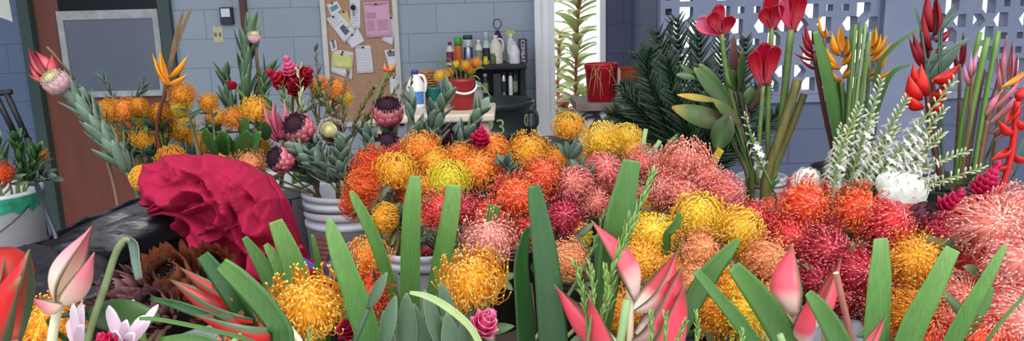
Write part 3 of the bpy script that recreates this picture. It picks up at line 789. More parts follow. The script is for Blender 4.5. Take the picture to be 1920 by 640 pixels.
paper([(680, 5), (729, 2), (735, 68), (687, 71)], mat('paper_pink', (226, 176, 200), 0.8, var=.03), 'large pink printed notice pinned at the top of the cork board', lift=.01, inkm=pinkink,
      lines=[(.08, .92, .05, .02), (.25, .75, .1, .012)] + [(.08, .45, .3 + k * .035, .012) for k in range(5)] + [(.08, .38, .52 + k * .035, .01) for k in range(9)] + [(.45, .9, .52 + k * .035, .01) for k in range(9)])
paper([(666, 86), (695, 85), (701, 136), (670, 138)], PAPW, 'white sheet with a printed table in the middle of the cork board', lift=.003,
      lines=[(.08, .92, .12 + k * .1, .008) for k in range(8)] + [(.08, .5, .06, .02)])
paper([(623, 92), (663, 98), (660, 150), (621, 134)], PAPW, 'crumpled white sheet beneath a yellow note on the cork board', lift=.002)
paper([(624, 99), (658, 102), (661, 128), (624, 125)], mat('paper_yellow', (226, 226, 140), 0.8), 'square yellow note on a crumpled white sheet', lift=.012)
paper([(618, 78), (630, 75), (633, 92), (622, 97)], PAPW, 'tiny white card with a grey drawing at the side of the cork board', lift=.01, blots=[(.3, .2, .4, .6, mat('grey_sketch', (120, 124, 136), .7), 'grey_drawing')])
paper([(720, 94), (743, 92), (747, 130), (731, 131)], PAPW, 'white receipt with a grey header behind the orange tulip shaped bud', lift=.003, blots=[(.2, .08, .7, .25, mat('grey_sketch', (120, 124, 136), .7), 'grey_header')])
paper([(730, 144), (747, 143), (748, 176), (732, 177)], PAPW, 'small plain white slip at the lower end of the cork board', lift=.003)
kp = P(662, 14, WY - .04); k_ = thing('hanging_key', 'black car key hanging on the long white receipt', 'key', kp)
b = MB(); b.lathe([(0, -.006), (.016, -.006), (.018, 0), (.016, .006), (0, .006)], 16, kp, Vector((0, -1, 0))); b.build('key_head', INK, k_)
b = MB(); b.box((-.004, -.002, -.06), (.004, .002, -.014), c=kp); b.build('key_blade', mat('key_steel', (90, 90, 94), .3, metal=.8), k_, smooth=False)
b = MB(); b.tube([kp + Vector((.008 * cos(a) , 0, .022 + .01 * sin(a))) for a in [2 * pi * j / 10 for j in range(11)]], .0015, 5); b.build('key_ring', mat('key_steel', (90, 90, 94), .3, metal=.8), k_)
# switch plate and dark dispenser
def wallbox(x0, x1, y0, y1, th, m, name, label, cat):
    a = P((x0 + x1) / 2, (y0 + y1) / 2, WY); w = SZ(x1 - x0, a) / 2; h = SZ(y1 - y0, a) / 2
    t = thing(name, label, cat, a); b = MB(); b.box((-w, -th, -h), (w, 0, h), c=a); o = b.build('plate', m, t, smooth=False)
    md = o.modifiers.new('round', 'BEVEL'); md.width = 0.004; md.segments = 2
    return t, a, w, h
t, a, w, h = wallbox(400, 419, 50, 80, .008, mat('ivory_plastic', (206, 198, 166), .4), 'light_switch', 'ivory light switch plate on the blue wall below the dark dispenser', 'light switch')
for dx in (-.016, .016):
    b = MB(); b.box((dx - .006, -.016, -.014), (dx + .006, -.006, .014), c=a); b.build('toggle', mat('toggle_brown', (120, 104, 70), .4), t, smooth=False)
t, a, w, h = wallbox(417, 439, 14, 46, .05, mat('navy_plastic', (40, 44, 62), .4), 'wall_dispenser', 'small dark navy wall box with a white upper panel', 'dispenser')
b = MB(); b.box((-w * .75, -.054, -h * .1), (w * .75, -.049, h * .85), c=a); b.build('white_panel', PAPW, t, smooth=False)
# hanging paper in the upper corner
q = [P(x, y, 3.2) for x, y in ((-30, -30), (12, -25), (24, 41), (2, 33), (-30, 20))]
b = MB(); [b.vert(p) for p in q]; b.f = [(0, 1, 2, 3, 4)]
o = b.build('hanging_sheet', mat('grey_sheet', (150, 152, 146), .8), smooth=False, solid=.001); tag(o, 'corner of a pale grey sheet hanging in the upper corner of the picture', 'paper')

# ------------------------------------------------------------------ counter with pails, shelf with bottles, bin
CM = mat('cream_counter', (205, 190, 172), 0.45, var=.05, scale=10)
cl = P(688, 215, 3.6); cr_ = P(927, 213, 3.6)
ct = thing('counter', 'cream counter top with rounded front corner holding the red pail', 'counter', ((cl.x + cr_.x) / 2, 3.8, 0))
b = MB(); b.box((cl.x, 3.6, cr_.z - .04), (cr_.x, 4.05, cr_.z)); o = b.build('counter_top', CM, ct, smooth=False)
md = o.modifiers.new('round', 'BEVEL'); md.width = .012; md.segments = 3
for x in (cl.x + .05, cr_.x - .05):
    for y in (3.66, 4.0):
        b = MB(); b.box((x - .02, y - .02, 0), (x + .02, y + .02, cr_.z - .04)); b.build('leg', CM, ct, smooth=False)
CZ = cr_.z
def on_counter(px, Y): p = P(px, 200, Y); return Vector((p.x, Y, CZ))
RP = mat('red_pail_plastic', (150, 40, 42), .4, var=.08)
c = on_counter(867, 3.8)
t = bucket(c.x, c.y, CZ, .066, .15, RP, 'small dark red pail with a white handle on the cream counter', name='pail', ribs=0, hm=mat('white_strap', (230, 226, 226), .5), ang=.3, taper=.9, hdrop=.05)
HOLD.append((c.x, c.y, CZ + .15, .066, CZ))
MINI = [(826, 143, 22, 'yellow'), (842, 137, 20, 'gold'), (872, 124, 22, 'gold'), (893, 118, 20, 'orange'), (882, 133, 18, 'ochre'), (855, 122, 16, 'yellow')]
mini_lb = ['small yellow pincushion leaning furthest out of the dark red pail', 'small golden pincushion at the side of the dark red pail', 'small golden pincushion standing upright in the dark red pail', 'small orange pincushion at the top of the dark red pail near the bottles', 'small amber pincushion low over the dark red pail rim', 'small yellow pincushion at the back of the dark red pail']
for (x, y, d, pal), lb in zip(MINI, mini_lb): pin(x, y, d, pal, 'star', (x - 865) / 80, .6, lb, Y=3.8, nleaf=3, group='small pincushions in the dark red pail')
GR = mat('grass_leaf', [(0, (70, 110, 50)), (1, (130, 160, 80))], .5, var=.1, transl=.2)
for (x, y, bx) in ((812, 110, -.2), (838, 108, -.1), (900, 150, .3), (922, 186, .5), (862, 112, 0), (908, 128, .2)):
    tip = P(x, y, 3.75 + bx * .1); a = c + Vector((bx * .1, 0, .12)); mid = (a + tip) / 2 + Vector((0, 0, .06))
    b = MB(); pts = bez(a, mid, tip, 9); b.ribbon(pts, [.003 + .005 * sin(pi * k / 9) for k in range(10)], BACK, .3, 2)
    lb = {812: 'thin grass blade arching over the yellow pincushions in the pail', 838: 'upright grass blade behind the yellow pincushions in the pail', 900: 'short grass blade curving towards the counter corner', 922: 'long drooping grass blade falling beyond the red pail', 862: 'grass blade rising from the middle of the red pail', 908: 'grass blade leaning towards the shelf bottles'}[x]
    tag(b.build('grass_blade', GR, solid=.0006), lb, 'leaf', 'grass blades in the red pail')
# teal tub, straw basket, bleach jug on the counter
c = on_counter(817, 3.96); TL = mat('teal_plastic', (30, 124, 122), .4)
t = thing('teal_tub', 'teal plastic tub standing between white jug and red pail', 'tub', c)
b = MB(); b.lathe([(.04, 0), (.05, .085), (.056, .09), (.056, .1), (.047, .1), (.042, .012), (0, .01)], 28, c); b.build('tub_body', TL, t)
c2_ = on_counter(800, 4.0) + Vector((0, 0, 0))
t = thing('wicker_basket', 'brown woven basket behind the teal tub', 'basket', c2_)
b = MB()
for k in range(9):
    zz = .06 + k * .014; b.tube([c2_ + Vector((.055 * cos(a) * (1 + .1 * k / 9), .04 * sin(a), zz + .002 * sin(a * 9 + k * 3))) for a in [2 * pi * j / 28 for j in range(29)]], .007, 5)
b.build('woven_side', mat('wicker', (150, 98, 58), .7, var=.3, scale=80), t)
b = MB(); b.lathe([(.05, 0), (.055, .07), (0, .07)], 20, c2_); b.build('basket_base', mat('wicker', (150, 98, 58), .7), t)
JW = mat('milky_plastic', (226, 224, 222), .35, var=.04); BLU = mat('blue_label', (70, 120, 190), .45, var=.2, scale=60); BLC = mat('blue_cap', (40, 60, 140), .4)
def jug(cx, cy, z, W, H, m, capm, label, labm=None, name='plastic_jug', facing=1):
    c = Vector((cx, cy, z)); t = thing(name, label, 'jug', c, None)
    b = MB(); w = W / 2
    b.lathe([(w * .92, 0), (w, H * .04), (w, H * .55), (w * .85, H * .68), (w * .45, H * .84), (w * .3, H * .88), (w * .3, H * .93)], 24, c); b.build('jug_body', m, t)
    b = MB(); b.lathe([(w * .36, H * .9), (w * .36, H), (0, H)], 16, c); b.build('cap', capm, t)
    b = MB(); pts = spline([c + Vector((facing * w * .3, 0, H * .86)), c + Vector((facing * w * .85, 0, H * .84)), c + Vector((facing * w * 1.1, 0, H * .66)), c + Vector((facing * w * .95, 0, H * .42))], 5)
    b.tube(pts, w * .17, 8); b.build('handle', m, t)
    if labm:
        b = MB()
        for j in range(13):
            g = radians(-150 + j * 10)
            for zz in (H * .12, H * .45): b.vert(c + Vector(((w + .001) * cos(g), (w + .001) * sin(g), zz)))
        b.f = [(2 * j, 2 * j + 2, 2 * j + 3, 2 * j + 1) for j in range(12)]; b.build('label', labm, t)
    return t
c = on_counter(781, 3.9); jug(c.x, c.y, CZ, .095, .19, JW, BLC, 'white jug with blue cap and blue label on the counter beside the cork board', BLU)
# shelf
KB = mat('black_shelf', (34, 36, 42), .45, var=.1)
SY = 5.15; s0, s1 = P(836, 120, SY), P(988, 118, SY)
SZ1 = P(950, 121, SY).z; SZ2 = P(950, 181, SY).z
sh = thing('shelf_unit', 'black plastic shelf unit crowded with bottles in the corner by the doorway', 'shelf', ((s0.x + s1.x) / 2, SY + .17, 0))
for zz in (SZ1, SZ2, .5, .12):
    b = MB(); b.box((s0.x, SY, zz - .035), (s1.x, SY + .36, zz)); o = b.build('shelf_board', KB, sh, smooth=False); md = o.modifiers.new('r', 'BEVEL'); md.width = .008; md.segments = 2
for x in (s0.x + .03, s1.x - .03):
    for y in (SY + .03, SY + .33):
        b = MB(); b.lathe([(.02, 0), (.02, SZ1 - .02)], 12, Vector((x, y, 0))); b.build('post', KB, sh)
b = MB(); b.box((s0.x, SY + .34, .5), (s1.x, SY + .36, SZ1)); b.build('back_panel', KB, sh, smooth=False)
LIDS = {}
def bottle(x0, x1, ytop, zb, Y, m, capm, label, labm=None, neck=.45, capf=.14, trigger=None, name='bottle', group='bottles on the black shelf', txt=None, ybot=None):
    a = P(x0, ytop, Y); d = P(x1, ytop, Y); cx = (a.x + d.x) / 2; w = (d.x - a.x) / 2; H = a.z - zb
    c = Vector((cx, Y, zb)); t = thing(name, label, 'bottle' if 'bottle' in name else 'can', c, group)
    hs = H * (1 - capf)
    b = MB(); b.lathe([(w * .92, 0), (w, H * .02), (w, hs * .8), (w * (neck + .35 * (1 - neck)), hs * .93), (w * neck, hs * .97), (w * neck, hs)], 20, c); b.build('bottle_body', m, t)
    b = MB()
    cw = w * neck * 1.12
    b.lathe([(cw, hs), (cw, H * .985), (cw * .9, H), (0, H)], 16, c); b.build('cap', capm, t)
    if trigger:
        b = MB(); b.box((-w * .9, -.012, H), (w * .9, .012, H + .025), c=c); b.box((-w * .9, -.008, H - .03), (-w * .65, .008, H), c=c)
        b.build('trigger', trigger, t, smooth=False)
    if labm:
        b = MB()
        for j in range(17):
            g = radians(-170 + j * 10)
            for zz in (hs * .15, hs * .68): b.vert(c + Vector(((w + .001) * cos(g), (w + .001) * sin(g), zz)))
        b.f = [(2 * j, 2 * j + 2, 2 * j + 3, 2 * j + 1) for j in range(16)]; b.build('label', labm, t)
    return t
MK = lambda n, c, r=.4, **k: mat(n, c, r, **k)
cream = MK('cream_plastic', (222, 214, 200)); whp = MK('white_plastic', (226, 226, 228)); grc = MK('green_cap', (96, 160, 70)); dgc = MK('dark_green_cap', (30, 92, 78))
orl = MK('orange_label', (214, 96, 44), var=.2, scale=60); grl = MK('grey_green_label', (130, 140, 120), var=.5, scale=120); blk = MK('black_label', (44, 44, 48), var=.5, scale=120)
redl = MK('wine_label', (128, 44, 66), var=.3, scale=80); sil = MK('silver_can', (180, 184, 190), .3, metal=.7); yel = MK('yellow_label', (214, 204, 60), var=.3, scale=80); clr = MK('clear_plastic', (182, 196, 200), .15); blb = MK('blue_back_label', (60, 90, 150), var=.3, scale=70)
y1, y2 = SY + .08, SY + .2
bottle(836, 850, 79, SZ1, y1, cream, redl, 'cream bottle with a wine red cap at the outer end of the shelf', redl)
bottle(851, 866, 70, SZ1, y1, orl, grc, 'orange bottle with a bright green cap on the shelf top', None, neck=.9, capf=.3)
bottle(868, 885, 66, SZ1, y2, whp, dgc, 'white bottle with a dark green cap on the shelf top', blb, neck=.95, capf=.15)
bottle(872, 883, 82, SZ1, y1 - .03, sil, whp, 'slim silver spray can in front of the white bottle', None, neck=.6, capf=.12, name='spray_can')
bottle(890, 904, 75, SZ1, y1, cream, whp, 'cream bottle with dense grey green label on the shelf top', grl)
bottle(904, 918, 60, SZ1, y1, clr, clr, 'clear bottle with black label and yellow patch', blk, neck=.5, capf=.25)
bottle(906, 915, 106, SZ1, y1 - .045, yel, yel, 'small yellow labelled vial in front of the clear bottle', None, neck=.8)
bottle(948, 966, 64, SZ1, y2, whp, whp, 'white spray bottle with a yellow green trigger', None, trigger=MK('lime_trigger', (176, 186, 70)))
bottle(918, 930, 100, SZ1, y1 - .02, MK('moss_plastic', (96, 110, 60)), grl, 'squat moss green bottle before the beige handled jug', None, neck=.7)
a = P(930, 120, y1); jug(a.x, y1 + .02, SZ1, SZ(26, a), a.z and (P(930, 66, y1).z - SZ1), cream, cream, 'beige jug with a large loop handle on the shelf top', facing=1)
a = P(965, 120, y1); jug(a.x, y1 - .02, SZ1, SZ(20, a), P(965, 78, y1).z - SZ1, whp, whp, 'small bright white handled jug on the shelf top near the dark box', facing=-1)
a = P(933, 66, y2 + .06); t = thing('ring_top_bottle', 'dark purple bottle with a wire ring on its cap behind the jugs', 'bottle', (a.x, y2 + .06, SZ1))
PU = MK('purple_plastic', (56, 44, 84)); b = MB(); b.lathe([(.03, 0), (.032, .16), (.03, a.z - SZ1 - .01), (.012, a.z - SZ1 + .03), (0.006, a.z - SZ1 + .035)], 18, Vector((a.x, a.y, SZ1))); b.build('bottle_body', PU, t)
b = MB(); rc = Vector((a.x, a.y, P(933, 45, a.y).z)); b.tube([rc + Vector((.028 * cos(g), 0, .032 * sin(g))) for g in [2 * pi * j / 20 for j in range(21)]], .003, 6); b.build('ring', INK, t)
def carton(x0, x1, ytop, zb, Y, dep, m, label, txt=None, tm=None, sz=.03):
    a = P(x0, ytop, Y); d = P(x1, ytop, Y); t = thing('carton', label, 'carton', ((a.x + d.x) / 2, Y, zb))
    b = MB(); b.box((a.x, Y - dep / 2, zb), (d.x, Y + dep / 2, a.z)); b.build('carton_body', m, t, smooth=False)
    if txt: text_flat(txt, sz, Vector(((a.x + d.x) / 2, Y - dep / 2, (zb + a.z) / 2)), Vector((0, 0, -1)), Vector((1, 0, 0)), tm, t)
carton(971, 988, 73, SZ1, SY + .1, .05, MK('dark_carton', (54, 46, 62)), 'dark carton with white sideways lettering at the end of the shelf', 'COMBAT', PAPW, .036)
carton(925, 939, 137, SZ2, SY + .12, .08, MK('charcoal_carton', (58, 60, 70)), 'charcoal carton standing on the second shelf')
bottle(940, 948, 134, SZ2, y1, sil, blk, 'narrow can with white speckled label on the second shelf', blk, neck=.6, name='spray_can')
bottle(953, 961, 136, SZ2, y1, whp, redl, 'white spray can with a dark red cap on the second shelf', None, neck=.7, name='spray_can')
bottle(962, 970, 133, SZ2, y1, blk, blk, 'black and white can at the end of the second shelf', grl, neck=.7, name='spray_can')
bottle(893, 903, 150, SZ2, y1, whp, dgc, 'white bottle with a green cap on the second shelf behind the pail', grl, neck=.6)
bottle(904, 915, 138, SZ2, y1, blk, clr, 'dark labelled bottle on the second shelf behind the pail', grl, neck=.6)
# rubbish bin with numerals
BG = mat('bin_green_black', (42, 52, 52), .35, var=.15, scale=5)
bp_ = P(914, 188, 4.6); bz = bp_.z; bn = thing('rubbish_bin', 'large dark green rubbish bin with pale painted numerals by the doorway', 'bin', (bp_.x, 4.6, 0))
bc = Vector((bp_.x, 4.6, 0)); R_ = .275
b = MB(); b.lathe([(R_ * .72, 0), (R_ * .9, bz * .78), (R_ * .96, bz * .8), (R_ * .96, bz * .83), (R_ * .93, bz * .84), (R_ * .965, bz - .04), (R_, bz - .035), (R_ * 1.02, bz - .01), (R_, bz), (R_ * .95, bz - .005), (R_ * .9, bz * .8), (R_ * .68, .02), (0, .02)], 48, bc); b.build('bin_body', BG, bn)
PG = mat('pale_green_paint', (150, 168, 110), .7, var=.2, scale=60)
text_round('23', .125, bc, R_ * .967, .90, radians(-80), PG, bn, name='numerals'); text_round('0', .1, bc, R_ * .967, .92, radians(-32), PG, bn, name='numeral')
b = MB(); ha = bc + Vector((R_ * 1.0 * cos(-.5), R_ * sin(-.5), bz - .06)); out = Vector((cos(-.5), sin(-.5), 0))
b.tube(spline([ha, ha + out * .045, ha + out * .05 + Vector((0, 0, -.07)), ha + Vector((0, 0, -.1))], 4), .011, 8); b.build('handle', BG, bn)
b = MB(); b.lathe([(.0, 0), (.03, 0), (.035, .16), (.03, .16), (0, .15)], 16, Vector((bp_.x - .06, 4.62, bz * .9))); b.build('cardboard_roll', MK('roll_grey', (150, 150, 146)), bn)
# round black lid near the doorway
lp = P(1032, 262, 3.3); t = bucket(lp.x, 3.3, 0, .1, lp.z, DKB, 'tall black tub with a rounded rim in front of the doorway', name='black_tub', cat='tub', ribs=1, handle=False)

# ------------------------------------------------------------------ cabinet with pots behind the palm leaves
ca, cb_ = P(1086, 200, 4.9), P(1215, 200, 4.9); cz = P(1150, 192, 4.9).z
cab = thing('white_cabinet', 'white cabinet with a dark scrolled iron ornament beside the palm leaves', 'cabinet', ((ca.x + cb_.x) / 2, 5.1, 0))
b = MB(); b.box((ca.x, 4.92, 0), (cb_.x, 5.3, cz - .05)); b.build('cabinet_body', MK('cabinet_grey_white', (220, 218, 222), .5, var=.08), cab, smooth=False)
b = MB(); b.box((ca.x - .02, 4.88, cz - .05), (cb_.x + .02, 5.32, cz)); b.build('cabinet_top', MK('weathered_board', (140, 122, 112), .7, var=.3, scale=15), cab, smooth=False)
b = MB()
def curl(pts, r=.008): b.tube(spline([P(x, y, 4.9) for x, y in pts], 5), r, 6)
curl([(1088, 222), (1100, 212), (1114, 210), (1117, 206)]); curl([(1090, 232), (1102, 220), (1114, 218), (1112, 212)]); curl([(1088, 222), (1087, 230), (1091, 232)])
curl([(1117, 200), (1113, 208), (1120, 212), (1125, 206), (1120, 200), (1117, 204)]); curl([(1119, 212), (1118, 222), (1110, 236), (1108, 244)]); curl([(1119, 212), (1126, 224), (1128, 238)]); curl([(1106, 236), (1128, 234)])
b.build('iron_scroll', MK('iron_dark', (52, 50, 52), .5), cab)
def pot(px0, px1, ytop, Y, zb, m, name, label, cat, **k):
    a = P(px0, ytop, Y); d = P(px1, ytop, Y); return bucket((a.x + d.x) / 2, Y, zb, (d.x - a.x) / 2, a.z - zb, m, label, name=name, cat=cat, **k), (a + d) / 2, (d.x - a.x) / 2
RB = MK('bright_red_plastic', (196, 30, 44), .35)
t, rp, rr_ = pot(1095, 1159, 120, 5.0, cz, RB, 'red_bucket', 'bright red bucket with dry straw on the white cabinet', 'bucket', ribs=1, handle=False, taper=.8)
gx = P(1178, 170, 5.05).x; bucket(gx, 5.02, cz, .062, .125, MK('dark_grey_pot', (72, 84, 90), .5, var=.1), 'dark grey pot between the red bucket and the palm leaves', name='grey_pot', cat='pot', ribs=0, handle=False)
o1 = P(1186, 128, 5.2); t = thing('orange_crate', 'orange plastic crate behind the dark grey pot', 'crate', (o1.x, 5.2, cz))
OC = MK('orange_plastic', (220, 84, 30), .4); b = MB(); hh_ = o1.z - cz
for lo, hi in (((-.09, -.07, 0), (.09, -.06, hh_)), ((-.09, .06, 0), (.09, .07, hh_)), ((-.09, -.06, 0), (-.08, .06, hh_)), ((.08, -.06, 0), (.09, .06, hh_)), ((-.08, -.06, 0), (.08, .06, .01))): b.box(lo, hi, c=Vector((o1.x, 5.2, cz)))
b.build('crate_body', OC, t, smooth=False); b = MB(); b.box((-.1, -.08, hh_), (.1, -.055, hh_ + .015), c=Vector((o1.x, 5.2, cz))); b.build('crate_rim', OC, t, smooth=False)
ST = MK('dry_straw', (196, 152, 104), .7, var=.2)
rnd = random.Random(3)
for k, (x, y) in enumerate(((1103, 172), (1112, 180), (1120, 168), (1131, 178), (1118, 150), (1142, 163), (1150, 140), (1126, 186), (1108, 150), (1160, 172))):
    a = rp + Vector((rnd.uniform(-.8, .5) * rr_, -.06, .0)); e_ = P(x, y, 4.86); top = (a + e_) / 2 + Vector((rnd.uniform(-.03, .03), -.05, .06))
    b = MB(); b.tube(bez(a, top, e_, 6), .0024, 4)
    tag(b.build('dry_straw', ST), 'tan dry straw stalk drooping over the bright red bucket', 'straw', 'dry straws over the red bucket')
# ------------------------------------------------------------------ foliage and flower builders
GGREEN = mat('grey_green_leaf', [(0, (84, 108, 90)), (1, (118, 142, 124))], .5, var=.12, scale=25, transl=.12, edge=((160, 150, 120), .93))
GDARK = mat('dusky_leaf', [(0, (58, 78, 66)), (1, (92, 116, 104))], .5, var=.12, scale=25, transl=.1, edge=((120, 124, 96), .93))
DGREEN = mat('deep_green_leaf', [(0, (38, 66, 34)), (1, (62, 100, 48))], .35, var=.12, scale=25, transl=.12)
GLOSS = mat('glossy_green_leaf', [(0, (46, 90, 38)), (1, (76, 124, 56))], .25, var=.1, scale=18, transl=.15, spec=.6)
STEMG = mat('green_stem', (96, 120, 62), .5, var=.15, scale=30)
STEMB = mat('brown_stem', (112, 86, 66), .6, var=.2, scale=30)
def to_foot(p, d, extra=0.0):
    """stem path from p, starting along -d, down into the nearest container"""
    rim, bot = foot(p); mid = p - d * (0.45 * (p - rim).length)
    return bez(p, mid, rim, 8) + [bot]
def leafy(mb, pts, n, L, W, ang=40, s0=.0, s1=1.0, fold=.25, bend=.15, jit=.25, seed=1, face=None, taper=.3, prof=None):
    r = random.Random(seed); N = len(pts) - 1
    for k in range(n):
        s_ = s0 + (s1 - s0) * (k + .5) / n; i = min(N - 1, int(s_ * N)); f_ = s_ * N - i
        p = pts[i].lerp(pts[i + 1], f_); T = (pts[i + 1] - pts[i]).normalized(); o1 = T.orthogonal().normalized()
        g = k * 2.4 + r.uniform(-jit, jit); rad = Matrix.Rotation(g, 3, T) @ o1
        a = radians(ang + r.uniform(-10, 10))
        l = L * r.uniform(.8, 1.15) * (1 - taper * s_)
        mb.leaf(p, rad * sin(a) + T * cos(a), l, W * r.uniform(.85, 1.15), T * sin(a) - rad * cos(a), bend=bend, fold=fold, side=r.uniform(-.1, .1), prof=prof)
def PT(seq, Y, Y1=None):
    """pixel pairs -> world points, depth running from Y to Y1"""
    n = len(seq); Y1 = Y if Y1 is None else Y1
    return [P(x, y, Y + (Y1 - Y) * i / max(1, n - 1)) for i, (x, y) in enumerate(seq)]
# ---- proteas
def cup_bract(mb, phi, prof, W, n=10, cup=.45, wprof=None):
    """one bract about the z axis through the profile [(r, z)...]"""
    pts = spline([Vector((r * cos(phi), r * sin(phi), z)) for r, z in prof], 4); k = len(pts); sd = Vector((-sin(phi), cos(phi), 0)); rad = Vector((cos(phi), sin(phi), 0))
    rows = []; wprof = wprof or (lambda q: (.45 + .55 * sin(pi * min(1, q * .9))) * (1 if q < .75 else max(.12, cos((q - .75) / .25 * pi / 2))))
    for i, p in enumerate(pts):
        w = W / 2 * wprof(i / (k - 1))
        rows.append([p + sd * (w * a) - rad * (cup * w * a * a) for a in (-1, -.5, 0, .5, 1)])
    mb.strip(rows, [i / (k - 1) for i in range(k)], (1, .5, 0, .5, 1)); return pts[-1], (pts[-1] - pts[-3]).normalized()
PRK = {
 'pinkblack': dict(b=[(0, (140, 44, 56)), (.5, (184, 62, 78)), (.8, (206, 104, 116)), (.94, (222, 170, 178)), (1, (80, 30, 50))], fr=(44, 24, 40), core=(52, 22, 38), cup=1),
 'maroon': dict(b=[(0, (96, 40, 48)), (.6, (110, 44, 54)), (.85, (84, 34, 46)), (1, (44, 22, 32))], fr=(48, 28, 38), core=(70, 30, 40), cup=1),
 'white': dict(b=[(0, (206, 214, 160)), (.4, (226, 230, 206)), (.85, (240, 240, 232)), (.96, (226, 228, 214)), (1, (120, 124, 110))], fr=(40, 38, 42), core=(230, 230, 220), cup=0),
 'opencream': dict(b=[(0, (60, 48, 44)), (.5, (84, 62, 56)), (.72, (232, 222, 214)), (.95, (236, 230, 226)), (1, (60, 40, 44))], fr=(50, 30, 40), core=(222, 216, 160), cup=2),
 'blush': dict(b=[(0, (170, 120, 130)), (.6, (196, 150, 160)), (1, (216, 184, 186))], fr=(190, 170, 160), core=(190, 180, 130), cup=1),
 'brown': dict(b=[(0, (70, 34, 26)), (.5, (118, 60, 40)), (.85, (160, 96, 68)), (1, (70, 50, 44))], fr=(60, 46, 44), core=(70, 44, 34), cup=1),
 'plumbrown': dict(b=[(0, (60, 30, 34)), (.5, (86, 44, 48)), (.88, (130, 90, 92)), (1, (150, 120, 120))], fr=(60, 46, 48), core=(56, 36, 36), cup=1),
}
def protea(px, py, dia, Y, kind, sx, sy, label, hh=1.15, stem=True, leaves=None, Lp=26, Wp=11, group=None, leafm=None, nl=14, seed=1, lab_fringe=None, slen=.22):
    K = PRK[kind]; p = P(px, py, Y); R = SZ(dia, p) / 2; ax = screen(sx, sy)
    rot = UPV.rotation_difference(ax).to_matrix() @ Matrix.Rotation(seed * 1.3, 3, 'Z')
    t = thing('protea', label, 'flower', p, group, rot, R)
    bm_ = mat('protea_bract_' + kind, K['b'], .5, var=.12, scale=3, transl=.12); fm = mat('protea_fringe_' + kind, K['fr'], .9, var=.2); cm = mat('protea_core_' + kind, K['core'], .9, var=.2, scale=6)
    r = random.Random(seed); br, fr = MB(), MB()
    if K['cup'] == 1:   rings = [(11, [(.2, -hh), (.62, -.6), (.78, 0), (.62, .55)]), (12, [(.2, -hh), (.72, -.62), (.9, -.05), (.78, .45)]), (12, [(.18, -hh), (.72, -.75), (.95, -.3), (.95, .1)]), (10, [(.15, -hh), (.6, -.9), (.86, -.6), (.93, -.3)])]
    elif K['cup'] == 0: rings = [(6, [(.2, -hh), (.6, -.5), (.62, .3), (.04, .9)]), (7, [(.2, -hh), (.75, -.55), (.8, .1), (.45, .72)]), (8, [(.2, -hh), (.85, -.6), (.94, -.1), (.7, .5)]), (8, [(.2, -hh), (.8, -.8), (.98, -.4), (.92, .1)]), (8, [(.15, -hh), (.6, -1), (.86, -.75), (.97, -.35)])]
    else:               rings = [(12, [(.2, -hh), (.5, -.5), (.6, -.1), (.66, .25)]), (14, [(.2, -hh), (.55, -.6), (.78, -.1), (.84, .15)]), (14, [(.2, -hh), (.6, -.7), (.85, -.3), (1.0, 0)])]
    if kind in ('brown', 'plumbrown'): rings = [(11, [(.2, -hh), (.4, -.6), (.4, .1), (.3, .8)]), (13, [(.2, -hh), (.55, -.6), (.65, 0), (.62, .7)]), (15, [(.2, -hh), (.65, -.65), (.85, -.15), (.92, .45)]), (15, [(.15, -hh), (.7, -.85), (1.0, -.5), (1.12, .05)])]
    for ri, (n, prof) in enumerate(rings):
        for k in range(n):
            phi = 2 * pi * (k + ri * .5) / n + r.uniform(-.06, .06); j = r.uniform(.94, 1.06)
            tip, T = cup_bract(br, phi, [(a * j, z) for a, z in prof], 2 * pi * .9 / n * (1.15 if K['cup'] != 2 else .85) * (.7 if kind in ('brown', 'plumbrown') else 1), cup=.4)
            nh = (12, 4, 0, 0)[ri] if K['cup'] == 1 and kind != 'brown' and kind != 'plumbrown' else (0 if K['cup'] == 0 else (5 if ri == 2 and K['cup'] == 2 else (3 if ri == 0 else 0)))
            for h in range(nh):
                d = (T + Vector((r.uniform(-.5, .5), r.uniform(-.5, .5), r.uniform(-.1, .5)))).normalized(); a = tip - T * .06 + Vector((r.uniform(-.07, .07), r.uniform(-.07, .07), 0))
                l = .16 if K['cup'] != 0 else .06
                fr.tube([a, a + d * l * .6, a + d * l - Vector((cos(phi), sin(phi), 0)) * .04], [.028, .022, .006], 3)
    br.build('bracts', bm_, t, local=True); fr.build('black_fringe', fm, t, local=True)
    co = MB(); dull = kind in ('brown', 'plumbrown'); zc_ = (-.2 if dull else .42) if K['cup'] == 1 else (.3 if K['cup'] == 2 else -.1); rc = (.3 if dull else .74) if K['cup'] == 1 else (.5 if K['cup'] == 2 else .3)
    co.lathe([(.05, -hh), (.3, -hh * .8), (rc * .9, -.3), (rc, 0), (rc * .8, zc_), (rc * .3, zc_ + .2), (0, zc_ + .24)], 20)
    for k in range(110):
        q = (k + .5) / 110; th = math.acos(1 - q * .95); ph = k * 2.4; d = Vector((sin(th) * cos(ph), sin(th) * sin(ph), cos(th))); a = Vector((d.x * rc * .85, d.y * rc * .85, zc_ * .5 + d.z * .3))
        co.tube([a, a + Vector((d.x * .1, d.y * .1, .16)), a + Vector((d.x * .02, d.y * .02, .3))], [.03, .026, .005], 3)
    co.build('flower_core', cm, t, local=True)
    if stem:
        pts = to_foot(p - ax * R * hh, ax); b = MB(); b.tube(pts, .006, 7); b.build('stem', STEMB, t)
        if nl:
            b = MB(); L = SZ(Lp, p) * 1.15; W = SZ(Wp, p) * 1.2; tot = (pts[0] - pts[-1]).length
            leafy(b, pts[::-1], nl, L, W, 42, .25, 1.0, seed=seed, taper=.1); b.build('leaf', leafm or GGREEN, t, solid=.0008)
    return t
